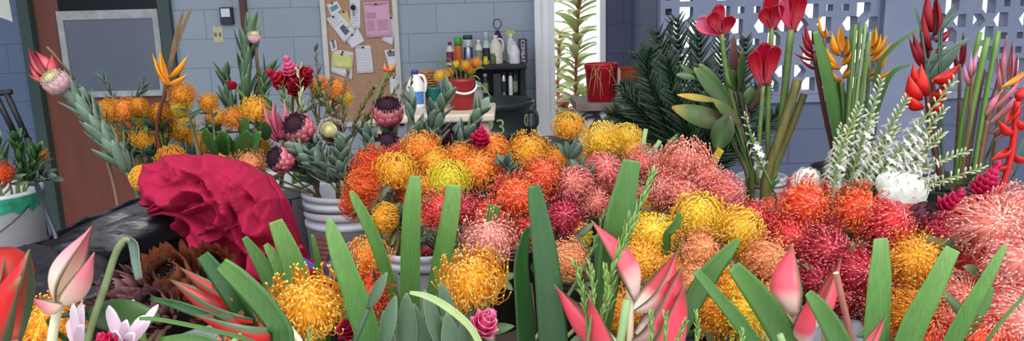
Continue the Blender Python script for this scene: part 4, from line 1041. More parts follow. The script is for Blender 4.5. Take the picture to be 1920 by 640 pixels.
def leaf_stem(seq, Y, label, n, Lp, Wp, m, name='leafy_branch', cat='foliage', ang=35, Y1=None, group=None, sw=.004, seed=1, stemm=None, s0=.05, fold=.25, bend=.12, taper=.3, prof=None, foot_=True):
    pts = spline(PT(seq, Y, Y1), 5); t = thing(name, label, cat, pts[0], group)
    b = MB(); full = pts
    if foot_:
        full = to_foot(pts[0], (pts[1] - pts[0]).normalized())[::-1][:-1] + pts
    b.tube(full, [sw * (1.2 - .7 * k / (len(full) - 1)) for k in range(len(full))], 6); b.build('stem', stemm or STEMG, t)
    b = MB(); leafy(b, pts, n, SZ(Lp, pts[0]), SZ(Wp, pts[0]), ang, s0, 1.0, seed=seed, fold=fold, bend=bend, taper=taper, prof=prof); b.build('leaf', m, t, solid=.0006)
    return t
# ---- straps
STRAP = mat('strap_leaf', [(0, (56, 98, 40)), (.5, (92, 138, 66)), (1, (124, 164, 92))], .42, var=.16, scale=70, transl=.22, stretch=(8, 8, .6), edge=((100, 146, 66), .9))
STRAPD = mat('strap_leaf_dark', [(0, (26, 62, 26)), (1, (44, 92, 38))], .32, var=.12, scale=40, transl=.1, stretch=(8, 8, .6), spec=.5)
STRAPM = mat('strap_leaf_mid', [(0, (44, 84, 30)), (1, (78, 122, 50))], .35, var=.1, scale=40, transl=.12, stretch=(8, 8, .6), spec=.5)
def strap(seq, Y, label, m=None, Y1=None, cup=.18, ridge=.035, twist=0.0, name='strap_leaf', group='strap leaves standing among the flowers', n=5, down=True, mm=6):
    """seq: (px, py, width px) from the foot to the tip"""
    pts = spline(PT([(x, y) for x, y, _ in seq], Y, Y1), n); wd = lerps([w for *_, w in seq], n); wd = [SZ(w, p) for w, p in zip(wd, pts)]
    if down:
        rim, bot = foot(pts[0]); tgt = Vector((pts[0].x * .75 + rim.x * .25, pts[0].y + .04, max(TZ + .02, pts[0].z - .3)))
        ext = [tgt.lerp(pts[0], q) for q in (0, .33, .66)]; pts = ext + pts; wd = [wd[0] * .7, wd[0] * .85, wd[0] * .95] + wd
    up = (BACK + RIGHT * twist).normalized(); b = MB(); b.ribbon(pts, wd, up, cup, mm, ridge)
    return tag(b.build(name, m or STRAP, solid=.0012), label, 'leaf', group)
# ---- heliconia bracts
HP = mat('heliconia_pink', [(0, (250, 240, 226)), (.22, (246, 214, 204)), (.42, (236, 96, 110)), (.8, (228, 70, 92)), (.95, (150, 70, 66)), (1, (110, 120, 80))], .32, edge=((86, 84, 54), .84), var=.05, scale=20, transl=.15, spec=.5)
HPL = mat('heliconia_pale', [(0, (250, 238, 210)), (.35, (250, 214, 196)), (.7, (238, 140, 152)), (1, (216, 96, 120))], .32, edge=((96, 98, 60), .84), var=.05, scale=20, transl=.15, spec=.5)
HR = mat('heliconia_red', [(0, (236, 110, 90)), (.2, (226, 50, 44)), (.85, (206, 36, 40)), (1, (120, 110, 70))], .32, edge=((78, 100, 70), .72), var=.06, scale=20, transl=.12, spec=.5)
HY = mat('heliconia_yellow', [(0, (206, 120, 20)), (.5, (230, 150, 24)), (.85, (240, 176, 40)), (1, (180, 160, 50))], .4, edge=((214, 130, 24), .9), var=.08, scale=20, transl=.2)
HDR = mat('heliconia_deepred', [(0, (120, 20, 30)), (.5, (160, 26, 38)), (1, (110, 24, 36))], .4, var=.12, scale=20, transl=.1, edge=((96, 24, 34), .9))
HSC = mat('heliconia_scarlet', [(0, (190, 26, 28)), (.6, (218, 34, 30)), (1, (200, 60, 40))], .35, var=.08, scale=20, transl=.15, edge=((150, 60, 30), .92))
HST = mat('heliconia_stalk', (226, 220, 190), .4, var=.06)
def helico(label, bracts, Y, m, stalk, sm=None, sw=7, group=None, name='heliconia', down=True, wk=1.0):
    """bracts: (base x, y, tip x, y, width px, up sx, up sy, bend[, dY])"""
    pts = spline(PT(stalk, Y), 4); t = thing(name, label, 'flower', pts[0], group)
    for q in bracts:
        bx, by, tx, ty, w, ux, uy, bd = q[:8]; dy = q[8] if len(q) > 8 else 0.0
        a, c = P(bx, by, Y), P(tx, ty, Y + dy); d = c - a; upv = (RIGHT * ux + CUP * uy + BACK * .1).normalized()
        sd = d.normalized().cross(upv).normalized(); nn = sd.cross(d.normalized()); c2 = c - nn * (bd * d.length)
        mb = MB(); mb.canoe(a, (c2 - a), (c2 - a).length, SZ(w * wk, a), upv, bend=bd, A=92, depth=1.15); mb.build('bract', m, t, solid=.0012)
    full = pts
    if down: full = to_foot(pts[0], (pts[1] - pts[0]).normalized())[::-1][:-1] + pts
    b = MB(); b.tube(full, SZ(sw, pts[0]) / 2, 8); b.build('stalk', sm or HST, t)
    return t
# ---- ginger cones, fan gingers, tuberoses, fronds
MAG = mat('ginger_magenta', [(0, (150, 16, 56)), (.6, (206, 24, 78)), (1, (236, 70, 120))], .4, var=.08, transl=.2)
PKG = mat('ginger_pink', [(0, (206, 60, 116)), (.6, (232, 90, 140)), (1, (246, 150, 180))], .4, var=.06, transl=.2)
FANR = mat('fan_red', [(0, (140, 40, 50)), (.4, (158, 10, 34)), (1, (172, 14, 42))], .35, var=.12, scale=8, transl=.2)
FANP = mat('fan_pink', [(0, (160, 40, 70)), (.4, (196, 50, 90)), (1, (216, 110, 140))], .4, var=.12, scale=8, transl=.2)
def ginger(px, py, w, h, Y, sx, sy, m, label, rings=7, per=8, group=None, pw=.42, down=True, seed=1):
    p = P(px, py, Y); R = SZ(w, p) / 2; H = SZ(h, p) / R; ax = screen(sx, sy); r = random.Random(seed)
    rot = UPV.rotation_difference(ax).to_matrix(); t = thing('ginger_flower', label, 'flower', p, group, rot, R); b = MB()
    for k in range(rings):
        q = k / (rings - 1); z = -H / 2 + H * .75 * q; rr_ = (.3 + .35 * sin(pi * min(1, q + .25))) * (1 - .65 * q); a = radians(58 - 46 * q)
        for j in range(per if k < rings - 1 else 5):
            ph = 2 * pi * (j + .5 * (k % 2)) / per + r.uniform(-.1, .1); rad = Vector((cos(ph), sin(ph), 0))
            d = rad * sin(a) + UPV * cos(a); L = (.75 - .2 * q) * r.uniform(.9, 1.1)
            b.leaf(rad * rr_ * .6 + UPV * z, d, L, pw, UPV * sin(a) - rad * cos(a), bend=.25, fold=.5, n=6, prof=lambda q_: (.55 + .45 * sin(pi * min(1, q_ * 1.1))) * (1 if q_ < .6 else max(.08, cos((q_ - .6) / .4 * pi / 2))))
    b.build('petal_bracts', m, t, local=True, solid=.02)
    b = MB(); b.lathe([(.1, -H / 2 - .3), (.28, -H / 2), (.3, 0), (.1, H * .3), (0, H * .32)], 12); b.build('flower_core', m, t, local=True)
    if down:
        b = MB(); b.tube(to_foot(p - ax * (R * H / 2), ax), .0055, 7); b.build('stem', STEMG, t)
    return t
def fan(label, petals, Y, stalk, m, group=None, sw=9, mm=None):
    pts = spline(PT(stalk, Y), 4); t = thing('ginger_flower', label, 'flower', pts[-1], group)
    for i, (bx, by, tx, ty, w, dy, mt) in enumerate(petals):
        a, c = P(bx, by, Y), P(tx, ty, Y + dy); d = c - a; b = MB(); n = 12; rows = []; sd = d.normalized().cross(BACK).normalized(); nn = sd.cross(d.normalized()); W = SZ(w, a) / 2
        for k in range(n + 1):
            q = k / n; wq = W * (.22 + .78 * sin(pi / 2 * min(1, q / .72)) ** 1.5) * (1 if q < .76 else sqrt(max(.02, 1 - ((q - .76) / .245) ** 2)))
            cc = a + d * q - nn * (.12 * d.length * sin(pi * q))
            rows.append([cc + sd * (wq * u) + nn * (W * (.35 * u * u + .05 * sin(u * 9 + k))) for u in (-1, -.66, -.33, 0, .33, .66, 1)])
        b.strip(rows, [k / n for k in range(n + 1)], (1, .66, .33, 0, .33, .66, 1)); b.build('petal', mt, t, solid=.004)
    full = to_foot(pts[0], (pts[1] - pts[0]).normalized())[::-1][:-1] + pts
    b = MB(); b.tube(full, SZ(sw, pts[0]) / 2, 8); b.build('stalk', STEMG, t); return t
TW = mat('tuberose_white', [(0, (140, 166, 104)), (.2, (190, 198, 160)), (.36, (214, 208, 190)), (.42, (226, 228, 216)), (1, (236, 236, 230))], .5, var=.05, transl=.25)
TB = mat('tuberose_bud', [(0, (150, 170, 110)), (.5, (206, 206, 176)), (1, (224, 206, 196))], .5, var=.08, transl=.2)
def tuberose(seq, label, Y=1.75, Y1=None, n=20, s0=.35, open_=.52, seed=1, fl=13, leafs=6):
    pts = spline(PT(seq, Y, Y1), 6); t = thing('tuberose_stem', label, 'flower', pts[0], 'tuberoses fanning out beside the white protea'); r = random.Random(seed); N = len(pts) - 1
    full = to_foot(pts[0], (pts[1] - pts[0]).normalized())[::-1][:-1] + pts
    b = MB(); b.tube(full, [.0035] * (len(full) - 4) + [.003, .0025, .002, .0015], 6); b.build('stem', STEMG, t)
    fo, bu = MB(), MB()
    for k in range(n):
        s_ = s0 + (1 - s0) * (k + .3) / n; i = min(N - 1, int(s_ * N)); p = pts[i].lerp(pts[i + 1], s_ * N - i); T = (pts[i + 1] - pts[i]).normalized(); o1 = T.orthogonal().normalized()
        rad = Matrix.Rotation(k * 2.1 + r.uniform(-.4, .4), 3, T) @ o1; q = (k + .5) / n; sz = SZ(fl, p) * (1.15 - .5 * q)
        d = (rad * (1.0 - .4 * q) + T * .7).normalized(); e_ = p + d * sz * .75
        if q < open_ and r.random() < .85:
            fo.tube([p, p.lerp(e_, .5) + T * sz * .1, e_], [sz * .07, sz * .09, sz * .14], 5, 0, .4, cap=False); o2 = d.orthogonal().normalized()
            for j in range(6):
                pr_ = Matrix.Rotation(j * pi / 3 + r.random() * .3, 3, d) @ o2; L = sz * r.uniform(.5, .65)
                fo.leaf(e_ - d * sz * .02, pr_ + d * .35, L, sz * .3, d - pr_ * .35, bend=-.2, fold=.3, n=4, t0=.4, prof=lambda z_: max(.1, sin(pi * min(1, z_ * .85 + .15)) ** .6))
        else:
            fo.tube([p, p.lerp(e_, .6), e_, e_ + d * sz * .25], [sz * .06, sz * .12, sz * .16, sz * .04], 6, 0, .36)
    if fo.v: fo.build('blossom', TW, t)
    if leafs:
        b = MB(); leafy(b, pts[:int(N * s0) + 2], leafs, SZ(34, pts[0]), SZ(4, pts[0]), 18, .0, 1, seed=seed); b.build('leaf', STEMG, t, solid=.0006)
    return t
FRD = mat('palm_frond_dark', [(0, (16, 36, 20)), (1, (28, 56, 30))], .38, var=.15, scale=20, transl=.08, spec=.5)
def frond(base, mid, tip, hw, Y, label, Y1=None, n=34, group='dark feathery palm leaves in front of the block wall', m=None, pw=4.0, upr=1.3, foot_=None, ends=.2):
    a, c, e_ = PT([base, mid, tip], Y, Y1); pts = bez(a, c * 2 - (a + e_) / 2, e_, 24); t = thing('palm_frond', label, 'leaf', a, group)
    full = pts if foot_ is None else [foot_] + pts
    b = MB(); b.tube(full, [.006 * (1.1 - k / len(full)) for k in range(len(full))], 5); b.build('rachis', m or FRD, t)
    b = MB(); N = len(pts) - 1; rj = random.Random(int(abs(tip[0] * 7 + tip[1])))
    for k in range(n):
        s_ = .06 + .93 * (k + .5) / n; i = min(N - 1, int(s_ * N)); p = pts[i].lerp(pts[i + 1], s_ * N - i); T = (pts[i + 1] - pts[i]).normalized(); sd = T.cross(BACK).normalized(); nn = sd.cross(T)
        L = SZ(hw * 1.25, p) * (ends + (1 - ends) * sin(pi * min(1, .18 + s_ * .72)))
        for s2 in (-1, 1):
            L *= rj.uniform(.85, 1.12)
            d = sd * s2 + T * (upr + rj.uniform(-.3, .35)) + nn * rj.uniform(-.15, .5)
            b.leaf(p, d, L, SZ(pw, p), nn - sd * s2 * .2, bend=-.12, fold=.15, n=4, prof=lambda z_: max(.06, 1 - z_ ** 2))
    b.build('leaflets', m or FRD, t, solid=.0006); return t
# ------------------------------------------------------------------ black tub, cloth, brown proteas
BAG = mat('black_plastic_film', (16, 17, 24), .3, var=.2, scale=6, spec=.5, bump=.5, bscale=14, stretch=(1, 1, 3))
tp = P(250, 440, 1.95); tr = .24
axt = (UPV + Vector((-.34, -.02, 0))).normalized()
tub = thing('black_tub', 'wide black plastic tub lined with crumpled black film beside the magenta cloth', 'tub', tp - axt * .3)
b = MB(); b.lathe([(tr * .75, -.32), (tr * .94, -.05), (tr * .97, 0), (tr * 1.04, .02), (tr * 1.06, .04), (tr * 1.02, .06), (tr * .95, .055), (tr * .9, .02), (tr * .86, -.1), (tr * .7, -.28), (0, -.28)], 56, tp, axt)
for i, v in enumerate(b.v):
    k = noise.noise(v * 14) * .012 + noise.noise(v * 35) * .004; b.v[i] = v + (v - tp).normalized() * k
b.build('tub_body', BAG, tub)
b = MB()
rot_ = UPV.rotation_difference(axt).to_matrix(); rows = []
for i in range(7):
    row = []
    for j in range(73):
        g = 2 * pi * j / 72; r = tr * (1.03 + .07 * sin(i / 6 * pi)) ; z = .07 - .10 * i / 6 + .012 * noise.noise(Vector((cos(g) * 4, sin(g) * 4, i * .2)))
        r += .014 * noise.noise(Vector((cos(g) * 6, sin(g) * 6, i * .5))); row.append(tp + rot_ @ Vector((r * cos(g), r * sin(g), z)))
    rows.append(row)
b.strip(rows, [0] * 7, [0] * 73); b.build('film_liner', BAG, tub, solid=.001)
b = MB()
# low film sheet in front of the tub
rows = []
for i in range(16):
    row = []
    for j in range(26):
        u, v = j / 25, i / 15; p = P(-30 + 240 * u, 478 - 20 * sin(pi * u) + 95 * v, 1.75 - .35 * v); p.z += .02 * noise.noise(Vector((u * 5, v * 5, 2))) + .008 * noise.noise(Vector((u * 14, v * 14, 5))); row.append(p)
    rows.append(row)
b.strip(rows, [0] * 16, [0] * 26); tag(b.build('plastic_film', mat('smoky_film', (40, 38, 42), .3, var=.3, scale=9, bump=.6, bscale=20), solid=.001), 'crumpled smoky grey plastic film lying before the black tub', 'plastic film')
CL = mat('magenta_cloth', (156, 28, 62), .85, var=.06, scale=30, spec=.12)
def cloth_pt(u, v, top, f):
    pass
b = MB(); NA, NR = 150, 46
OUT = [(0, 545, 420), (20, 540, 372), (45, 505, 330), (65, 462, 305), (85, 412, 292), (105, 365, 292), (125, 325, 297), (145, 288, 312), (160, 280, 335), (178, 290, 385), (200, 335, 402), (218, 343, 448), (235, 362, 470), (252, 390, 478), (265, 424, 490), (280, 480, 540), (300, 515, 560), (320, 548, 545), (340, 552, 480), (360, 545, 420)]
def outl(g):
    for (a0, x0, y0), (a1, x1, y1) in zip(OUT, OUT[1:]):
        if a0 <= g <= a1:
            q = (g - a0) / (a1 - a0); q = q * q * (3 - 2 * q); return x0 + (x1 - x0) * q, y0 + (y1 - y0) * q
CX, CY = 430, 385; YC = 1.86
rows = []
for i in range(NR + 1):
    s_ = i / NR; row = []
    for j in range(NA + 1):
        g = 360 * j / NA % 360; ox, oy = outl(g)
        x = CX + (ox - CX) * s_; y = CY + (oy - CY) * s_
        base = P(x, y, YC - .19 * sqrt(max(0, 1 - s_ ** 2)) + .05)
        w = Vector((x / 72.0, y / 76.0, 0)); w2 = w + Vector((noise.noise(w * .8), noise.noise(w * .8 + Vector((9, 3, 1))), 0)) * 1.0
        f1 = abs(noise.noise(w2 * 1.0 + Vector((0, 0, 3)))); f2 = abs(noise.noise(w2 * 2.1 + Vector((5, 2, 7)))); f3 = abs(noise.noise(Vector((x / 16.0 + 3 * noise.noise(w), y / 30.0, 4))))
        h = .085 * (1 - f1 * 2.0) + .026 * (1 - f2 * 2.2) + .009 * (1 - 2.5 * f3)
        row.append(base - Vector((0, 1, -.25)) * (h * min(1, 1.3 - s_ * .6)))
    rows.append(row)
b.strip(rows, [0] * (NR + 1), [0] * (NA + 1))
# the far side, down behind the front
rows2 = [rows[-1]]
for i in range(1, 7): rows2.append([p + Vector((0, .045 * i, -.012 * i * i)) for p in rows[-1]])
b.strip(rows2, [0] * 7, [0] * (NA + 1))
o = b.build('magenta_cloth', CL, solid=.002); tag(o, 'crumpled magenta red cloth heaped over the black tub and buckets', 'cloth')
# folded flap over the tub rim and the tail between the leaves
def cloth_strip(px, Y, Y1, w, amp, seed):
    pts = spline(PT([(x, y) for x, y, _ in px], Y, Y1), 6); wd = lerps([q for *_, q in px], 6); b = MB(); rows = []
    for i, p in enumerate(pts):
        T = (pts[min(i + 1, len(pts) - 1)] - pts[max(0, i - 1)]).normalized(); sd = T.cross(BACK).normalized(); nn = sd.cross(T); W = SZ(wd[i], p) / 2
        rows.append([p + sd * (W * u) + nn * (amp * sin(u * 7 + seed + i * .15) + .02 * noise.noise(p * 20 + Vector((u, 0, seed)))) for u in [-1 + k / 9 for k in range(19)]])
    b.strip(rows, [0] * len(pts), [0] * 19); return b
b = cloth_strip([(455, 500, 120), (500, 520, 150), (545, 530, 150), (590, 520, 110), (618, 505, 40)], 1.62, 1.8, 0, .02, 1)
CT = b.build('cloth_tail', CL, o, solid=.002)
b = cloth_strip([(286, 398, 12), (310, 390, 26), (345, 392, 50), (380, 410, 90), (405, 450, 110)], 1.74, 1.66, 0, .012, 2)
b.build('cloth_flap', CL, o, solid=.002)

# ------------------------------------------------------------------ proteas
HOLD.append((tp.x + .12, tp.y - .15, TZ + .25, .12, TZ))
g1 = 'faded proteas under the black tub'
protea(318, 518, 128, 1.42, 'brown', .1, .45, 'faded orange brown protea in front of the black tub', hh=1.0, nl=0, seed=2, group=g1)
protea(390, 505, 100, 1.5, 'brown', .3, .3, 'faded brown protea half under the magenta cloth edge', hh=1.0, nl=0, seed=3, group=g1)
protea(228, 545, 96, 1.4, 'plumbrown', -.3, .4, 'dusky plum protea behind the bent green stem', hh=1.0, nl=0, seed=4, group=g1)
protea(285, 575, 90, 1.3, 'plumbrown', 0, .5, 'dusky plum protea above the pale pink lily petals', hh=1.0, nl=0, seed=5, group=g1)
protea(392, 566, 84, 1.36, 'brown', .3, .4, 'small faded brown protea beside the red heliconia bract', hh=1.0, nl=0, seed=6, group=g1)
protea(172, 560, 70, 1.5, 'plumbrown', -.4, .3, 'small dusky protea next to the pale pink heliconia', hh=1.0, nl=0, seed=7, group=g1)
g2 = 'proteas in the white ribbed bucket'
protea(558, 238, 62, 2.35, 'pinkblack', -.3, .45, 'rosy protea with a black crown, upper one beside the open cream protea', seed=8, group=g2, Lp=44, Wp=15, nl=16)
protea(524, 298, 56, 2.3, 'pinkblack', -.6, .3, 'rosy protea with a black crown at the side of the magenta cloth', seed=9, group=g2, Lp=44, Wp=15, nl=16)
protea(619, 245, 56, 2.35, 'opencream', 0, .1, 'open cream centred protea ringed with black and white tips', seed=10, group=g2, Lp=40, Wp=14, nl=14, hh=.8)
protea(727, 207, 62, 2.55, 'pinkblack', .05, .75, 'tall dark crowned rosy protea in front of the cork board', seed=11, group=g2, Lp=46, Wp=15, nl=18)
protea(727, 272, 58, 2.4, 'pinkblack', -.1, .7, 'dark crowned protea directly above the rust pincushions', seed=12, group=g2, Lp=44, Wp=15, nl=14)
protea(772, 262, 36, 2.45, 'opencream', 0, .4, 'small cream and black protea between the two dark ones', seed=13, group=g2, Lp=40, Wp=14, nl=10)
protea(833, 252, 42, 2.5, 'maroon', .1, .6, 'maroon protea bud below the grey green leaves near the magenta ginger', seed=14, group=g2, Lp=46, Wp=15, nl=14)
protea(805, 240, 32, 2.6, 'maroon', .3, .8, 'slender maroon protea bud leaning beside the rounder one', seed=15, group=g2, Lp=40, Wp=14, nl=8, hh=1.6)
for s_, lb in enumerate(('grey green protea branch leaning towards the magenta cloth', 'grey green protea branch low over the white bucket rim', 'grey green protea branch at the centre of the white bucket', 'grey green protea branch leaning towards the rust pincushions')):
    x0 = (560, 600, 640, 690)[s_]; leaf_stem([(625 + s_ * 14, 350), ((600, 615, 640, 672)[s_], 320), (x0, (285, 300, 270, 290)[s_])], 2.3, lb, 26, 50, 19, (GGREEN, GDARK)[s_ % 2], name='protea_branch', seed=s_ + 30, group='bare protea branches', ang=38)
for s_, (q, lb) in enumerate((([(760, 300), (775, 255), (770, 195)], 'broad grey green branch rising in front of the white jug'),
                              ([(810, 300), (820, 240), (838, 178)], 'tall grey green branch in front of the teal tub'),
                              ([(850, 300), (872, 255), (900, 208)], 'grey green branch reaching towards the counter corner'),
                              ([(790, 300), (800, 270), (812, 215)], 'grey green branch between the maroon protea and the red pail'),
                              ([(720, 330), (705, 290), (690, 260)], 'dark grey green branch behind the rust pincushions'))):
    leaf_stem(q, 2.45, lb, 18, 52, 17, (GGREEN, GGREEN, GGREEN, GDARK, GDARK)[s_], name='protea_branch', seed=s_ + 40, group='bare protea branches', ang=34)
# left hand tall branch with its buds
HOLD.append((P(262, 345, 2.45).x, 2.45, TZ + .3, .1, TZ))
tp2 = P(262, 352, 2.45); bucket(tp2.x, 2.45, TZ, .075, .3, DKB, 'narrow dark pot holding the long grey green protea branch', name='pot', cat='pot', ribs=1, handle=False)
leaf_stem([(250, 345), (205, 275), (160, 212), (115, 165)], 2.45, 'long grey green protea branch slanting across the brown door', 46, 66, 19, GGREEN, name='protea_branch', seed=50, ang=26, sw=.007, taper=.15)
leaf_stem([(262, 345), (225, 290), (190, 235), (165, 195)], 2.5, 'second grey green protea branch just behind the long slanting one', 26, 62, 18, GGREEN, name='protea_branch', seed=51, ang=28)
protea(102, 152, 50, 2.4, 'blush', -.3, .6, 'pale mauve pink protea at the top of the long grey green branch', nl=0, seed=16, hh=1.1)
helico('red and pink pointed torch bud above the mauve protea by the brown door', [(95, 145, 52, 88, 24, .8, .3, .1), (98, 140, 66, 96, 22, -.6, .4, .1), (92, 140, 98, 100, 20, -.5, .8, .05), (86, 148, 50, 138, 14, .2, 1, .15), (84, 150, 54, 116, 16, .2, 1, .1)], 2.42, mat('torch_bud', [(0, (190, 70, 70)), (.4, (200, 90, 96)), (.7, (170, 36, 56)), (1, (90, 20, 34))], .4, edge=((90, 26, 36), .85), var=.08), [(112, 170), (92, 145)], sm=STEMB, sw=5, name='torch_bud_flower', down=False)
b = MB(); b.tube(PT([(140, 150), (100, 100), (88, 88)], 2.5), .004, 6); tag(b.build('dry_stalk', STEMB), 'thin brown stalk behind the red torch bud', 'stem')
# spiky dark rosette and green bucket plant at the picture edge
for s_, (q, lb) in enumerate((([(195, 215), (170, 195), (150, 170)], 'dark spiky sprig to the side of the white pane frame'), ([(215, 215), (210, 180), (196, 150)], 'dark spiky sprig in front of the grey pane'), ([(240, 210), (255, 185), (270, 165)], 'dark spiky sprig leaning over the orange pincushions'))):
    leaf_stem(q, 2.8, lb, 16, 34, 4, GDARK, name='spiky_sprig', seed=60 + s_, ang=30, group='dark spiky sprigs before the brown door')
for s_, (q, lb, m_) in enumerate((([(20, 350), (10, 310), (-5, 265)], 'dark leafy branch at the very edge in the green banded bucket', GDARK), ([(35, 350), (38, 300), (30, 258)], 'upright leafy branch in the green banded bucket', DGREEN), ([(45, 350), (60, 315), (68, 285)], 'leafy branch below the faded yellow pincushion', DGREEN), ([(0, 350), (-8, 320), (-25, 300)], 'leafy branch falling out of the picture from the green banded bucket', DGREEN), ([(50, 352), (70, 335), (92, 330)], 'dark leaf spray pointing from the green banded bucket to the door', GDARK))):
    leaf_stem(q, 2.6, lb, 18, 40, 13, m_, seed=70 + s_, ang=40, group='leafy branches in the green banded bucket')
pin(4, 328, 44, 'rust', 'star', 0, .4, 'dark red pincushion low in the green banded bucket', Y=2.5)
b = MB(); q = PT([(68, 345), (88, 400), (104, 442)], 2.2, 2.0); b.tube(q + [Vector((q[-1].x, q[-1].y, TZ))], .007, 8); tag(b.build('metal_rod', mat('dark_rod', (64, 66, 74), .35, metal=.6)), 'thin dark metal rod leaning beside the green banded bucket', 'rod')
b = MB(); c_ = P(-14, 512, 1.5); b.lathe([(.06, -.2), (.075, -.02), (.07, .02), (.05, .04), (0, .045)], 24, c_); b.v = [v for v in b.v]; tag(b.build('red_tub', MK('red_plastic', (176, 40, 34), .35)), 'rounded bright red plastic tub at the picture edge behind the film', 'tub')
# dark stand behind the edge bucket
sp_ = P(22, 150, 3.3); t = thing('metal_stand', 'dark metal stand leaning on the blue wall behind the edge bucket', 'stand', (sp_.x, 3.3, 0))
for (x0, y0, x1, y1) in ((-10, 175, 30, 255), (10, 170, 52, 262), (-20, 178, 22, 172)):
    b = MB(); b.tube([P(x0, y0, 3.3), P(x1, y1, 3.3)], .012, 6); b.build('bar', INK, t)
for x in (35, 52):
    a = P(x, 258, 3.3); b = MB(); b.tube([a, Vector((a.x + .03, a.y, 0))], .014, 6); b.build('leg', INK, t)

# ------------------------------------------------------------------ yellow bird heliconia, tall green protea, red cluster (over the yellow bank)
helico('yellow two winged heliconia in front of the brown door frame', [(318, 160, 286, 101, 14, .8, .4, .1), (318, 158, 300, 92, 15, .8, .2, .1), (316, 146, 352, 103, 15, -.4, .9, .12), (313, 158, 352, 138, 15, -.2, 1, .1), (318, 160, 296, 130, 12, .4, .6, .1)], 2.7, HY, [(300, 205), (308, 180), (316, 155)], sm=mat('dark_wine_stalk', (92, 50, 40), .5), sw=7)
for s_, (x1, y1, lb) in enumerate(((344, 18, 'long brown green stalk rising furthest above the yellow heliconia'), (360, 12, 'pointed leaf stalk reaching the top beside the door frame'), (334, 40, 'shorter brown stalk behind the yellow heliconia'))):
    strap([(305, 200, 8), (322, 110, 9), (x1, y1, 4)], 2.75, lb, mat('brown_green_stalk', (104, 82, 56), .5, var=.2), name='stalk', group='stalks behind the yellow heliconia')
HOLD.append((P(450, 235, 2.9).x, 2.95, TZ + .3, .1, TZ)); x_ = P(450, 235, 2.9).x
bucket(x_, 2.95, TZ, .09, .3, DKB, 'narrow dark pot holding the tall green protea by the wall', name='pot', cat='pot', ribs=1, handle=False)
SPK = mat('spear_leaf', [(0, (70, 96, 70)), (1, (92, 118, 90))], .45, var=.12, transl=.12)
leaf_stem([(455, 232), (460, 180), (462, 125), (466, 75)], 2.8, 'tall green protea branch with spear shaped leaves against the blue wall', 34, 66, 15, SPK, name='protea_branch', seed=80, ang=24, sw=.008, taper=.1)
leaf_stem([(445, 232), (432, 195), (424, 150)], 2.85, 'shorter spear leaved branch beside the tall green protea', 16, 60, 13, SPK, name='protea_branch', seed=81, ang=26, sw=.006)
leaf_stem([(465, 232), (480, 190), (500, 140)], 2.85, 'spear leaved branch leaning to the red flowers', 16, 60, 12, SPK, name='protea_branch', seed=82, ang=26, sw=.006)
protea(477, 68, 26, 2.78, 'blush', .1, .8, 'closed pink bud at the top of the tall green protea', nl=0, seed=17, hh=1.4)
for s_, (x, y, d, kk, sx, sy, lb) in enumerate(((519, 146, 48, 0, -.5, .5, 'deep red ginger on the outer side of the red cluster'), (541, 124, 40, 1, -.1, .8, 'pink tipped ginger on top of the red cluster'), (572, 140, 52, 0, .6, .3, 'broad red ginger facing the cork board'), (552, 160, 46, 0, .1, .3, 'red ginger low in the middle of the red cluster'), (434, 158, 22, 0, -.4, .5, 'small deep red ginger beside the spear leaves'))):
    ginger(x, y, d, d, 2.7, sx, sy, (mat('red_ginger_deep', [(0, (110, 10, 26)), (.6, (170, 18, 44)), (1, (206, 40, 70))], .4, var=.1, transl=.15), PKG)[kk], lb, rings=6, per=8, pw=.62, seed=s_, group='red gingers above the orange pincushion')
for s_, (q, lb, m_) in enumerate((([(520, 220), (500, 180), (488, 140)], 'olive leafy sprig beside the red cluster', DGREEN), ([(545, 215), (535, 190), (528, 165)], 'pale green sprig under the red cluster', STEMG), ([(560, 215), (565, 190), (560, 130)], 'cream speckled sprig inside the red cluster', mat('cream_sprig', (196, 200, 150), .6)), ([(560, 220), (590, 190), (600, 160)], 'olive sprig between the red cluster and the cork board', DGREEN))):
    leaf_stem(q, 2.68, lb, 14, 22, 6, m_, seed=90 + s_, ang=40, name='leafy_sprig', group='sprigs in the red cluster')
helico('pink spidery protea with pointed bracts beside the glossy leaves', [(525, 262, 494, 196, 17, .6, .4, .1), (528, 262, 512, 190, 17, .4, .3, .1), (530, 262, 532, 186, 17, -.3, .3, .1), (534, 262, 556, 196, 16, -.6, .5, .1), (535, 264, 566, 214, 14, -.6, .6, .1), (524, 266, 494, 225, 14, .5, .6, .1), (530, 266, 520, 205, 16, 0, .1, .1), (533, 266, 545, 210, 16, 0, .1, .1)], 2.5, mat('queen_pink', [(0, (150, 60, 80)), (.5, (196, 84, 112)), (1, (222, 140, 160))], .5, var=.1, transl=.2), [(530, 290), (530, 262)], sm=STEMB, sw=6, name='queen_protea')
for s_, (bx, by, tx, ty, w, lb) in enumerate(((405, 292, 396, 236, 26, 'broad glossy green leaf pointing up above the magenta cloth'), (425, 290, 412, 240, 22, 'glossy green leaf just behind the broad one'), (455, 262, 474, 218, 17, 'bright glossy leaf in front of the orange pincushion'), (500, 262, 492, 222, 16, 'short glossy leaf beside the pink spidery protea'), (455, 300, 500, 246, 20, 'glossy leaf leaning over the amber pincushions'), (440, 300, 468, 238, 20, 'dark glossy leaf in the middle of the leaf group'), (425, 292, 436, 254, 15, 'small glossy leaf above the magenta cloth'))):
    a, c = P(bx, by, 2.35), P(tx, ty, 2.3); t = thing('glossy_leaf', lb, 'leaf', a, 'glossy green leaves above the magenta cloth'); b = MB(); b.leaf(a, c - a, (c - a).length, SZ(w * 1.5, a), BACK + RIGHT * (.4 if s_ % 2 else -.4), bend=.15, fold=.3, n=10); b.build('leaf_blade', GLOSS, t, solid=.001)
    b = MB(); b.tube(to_foot(a, (c - a).normalized()), .003, 6); b.build('leaf_stalk', STEMG, t)
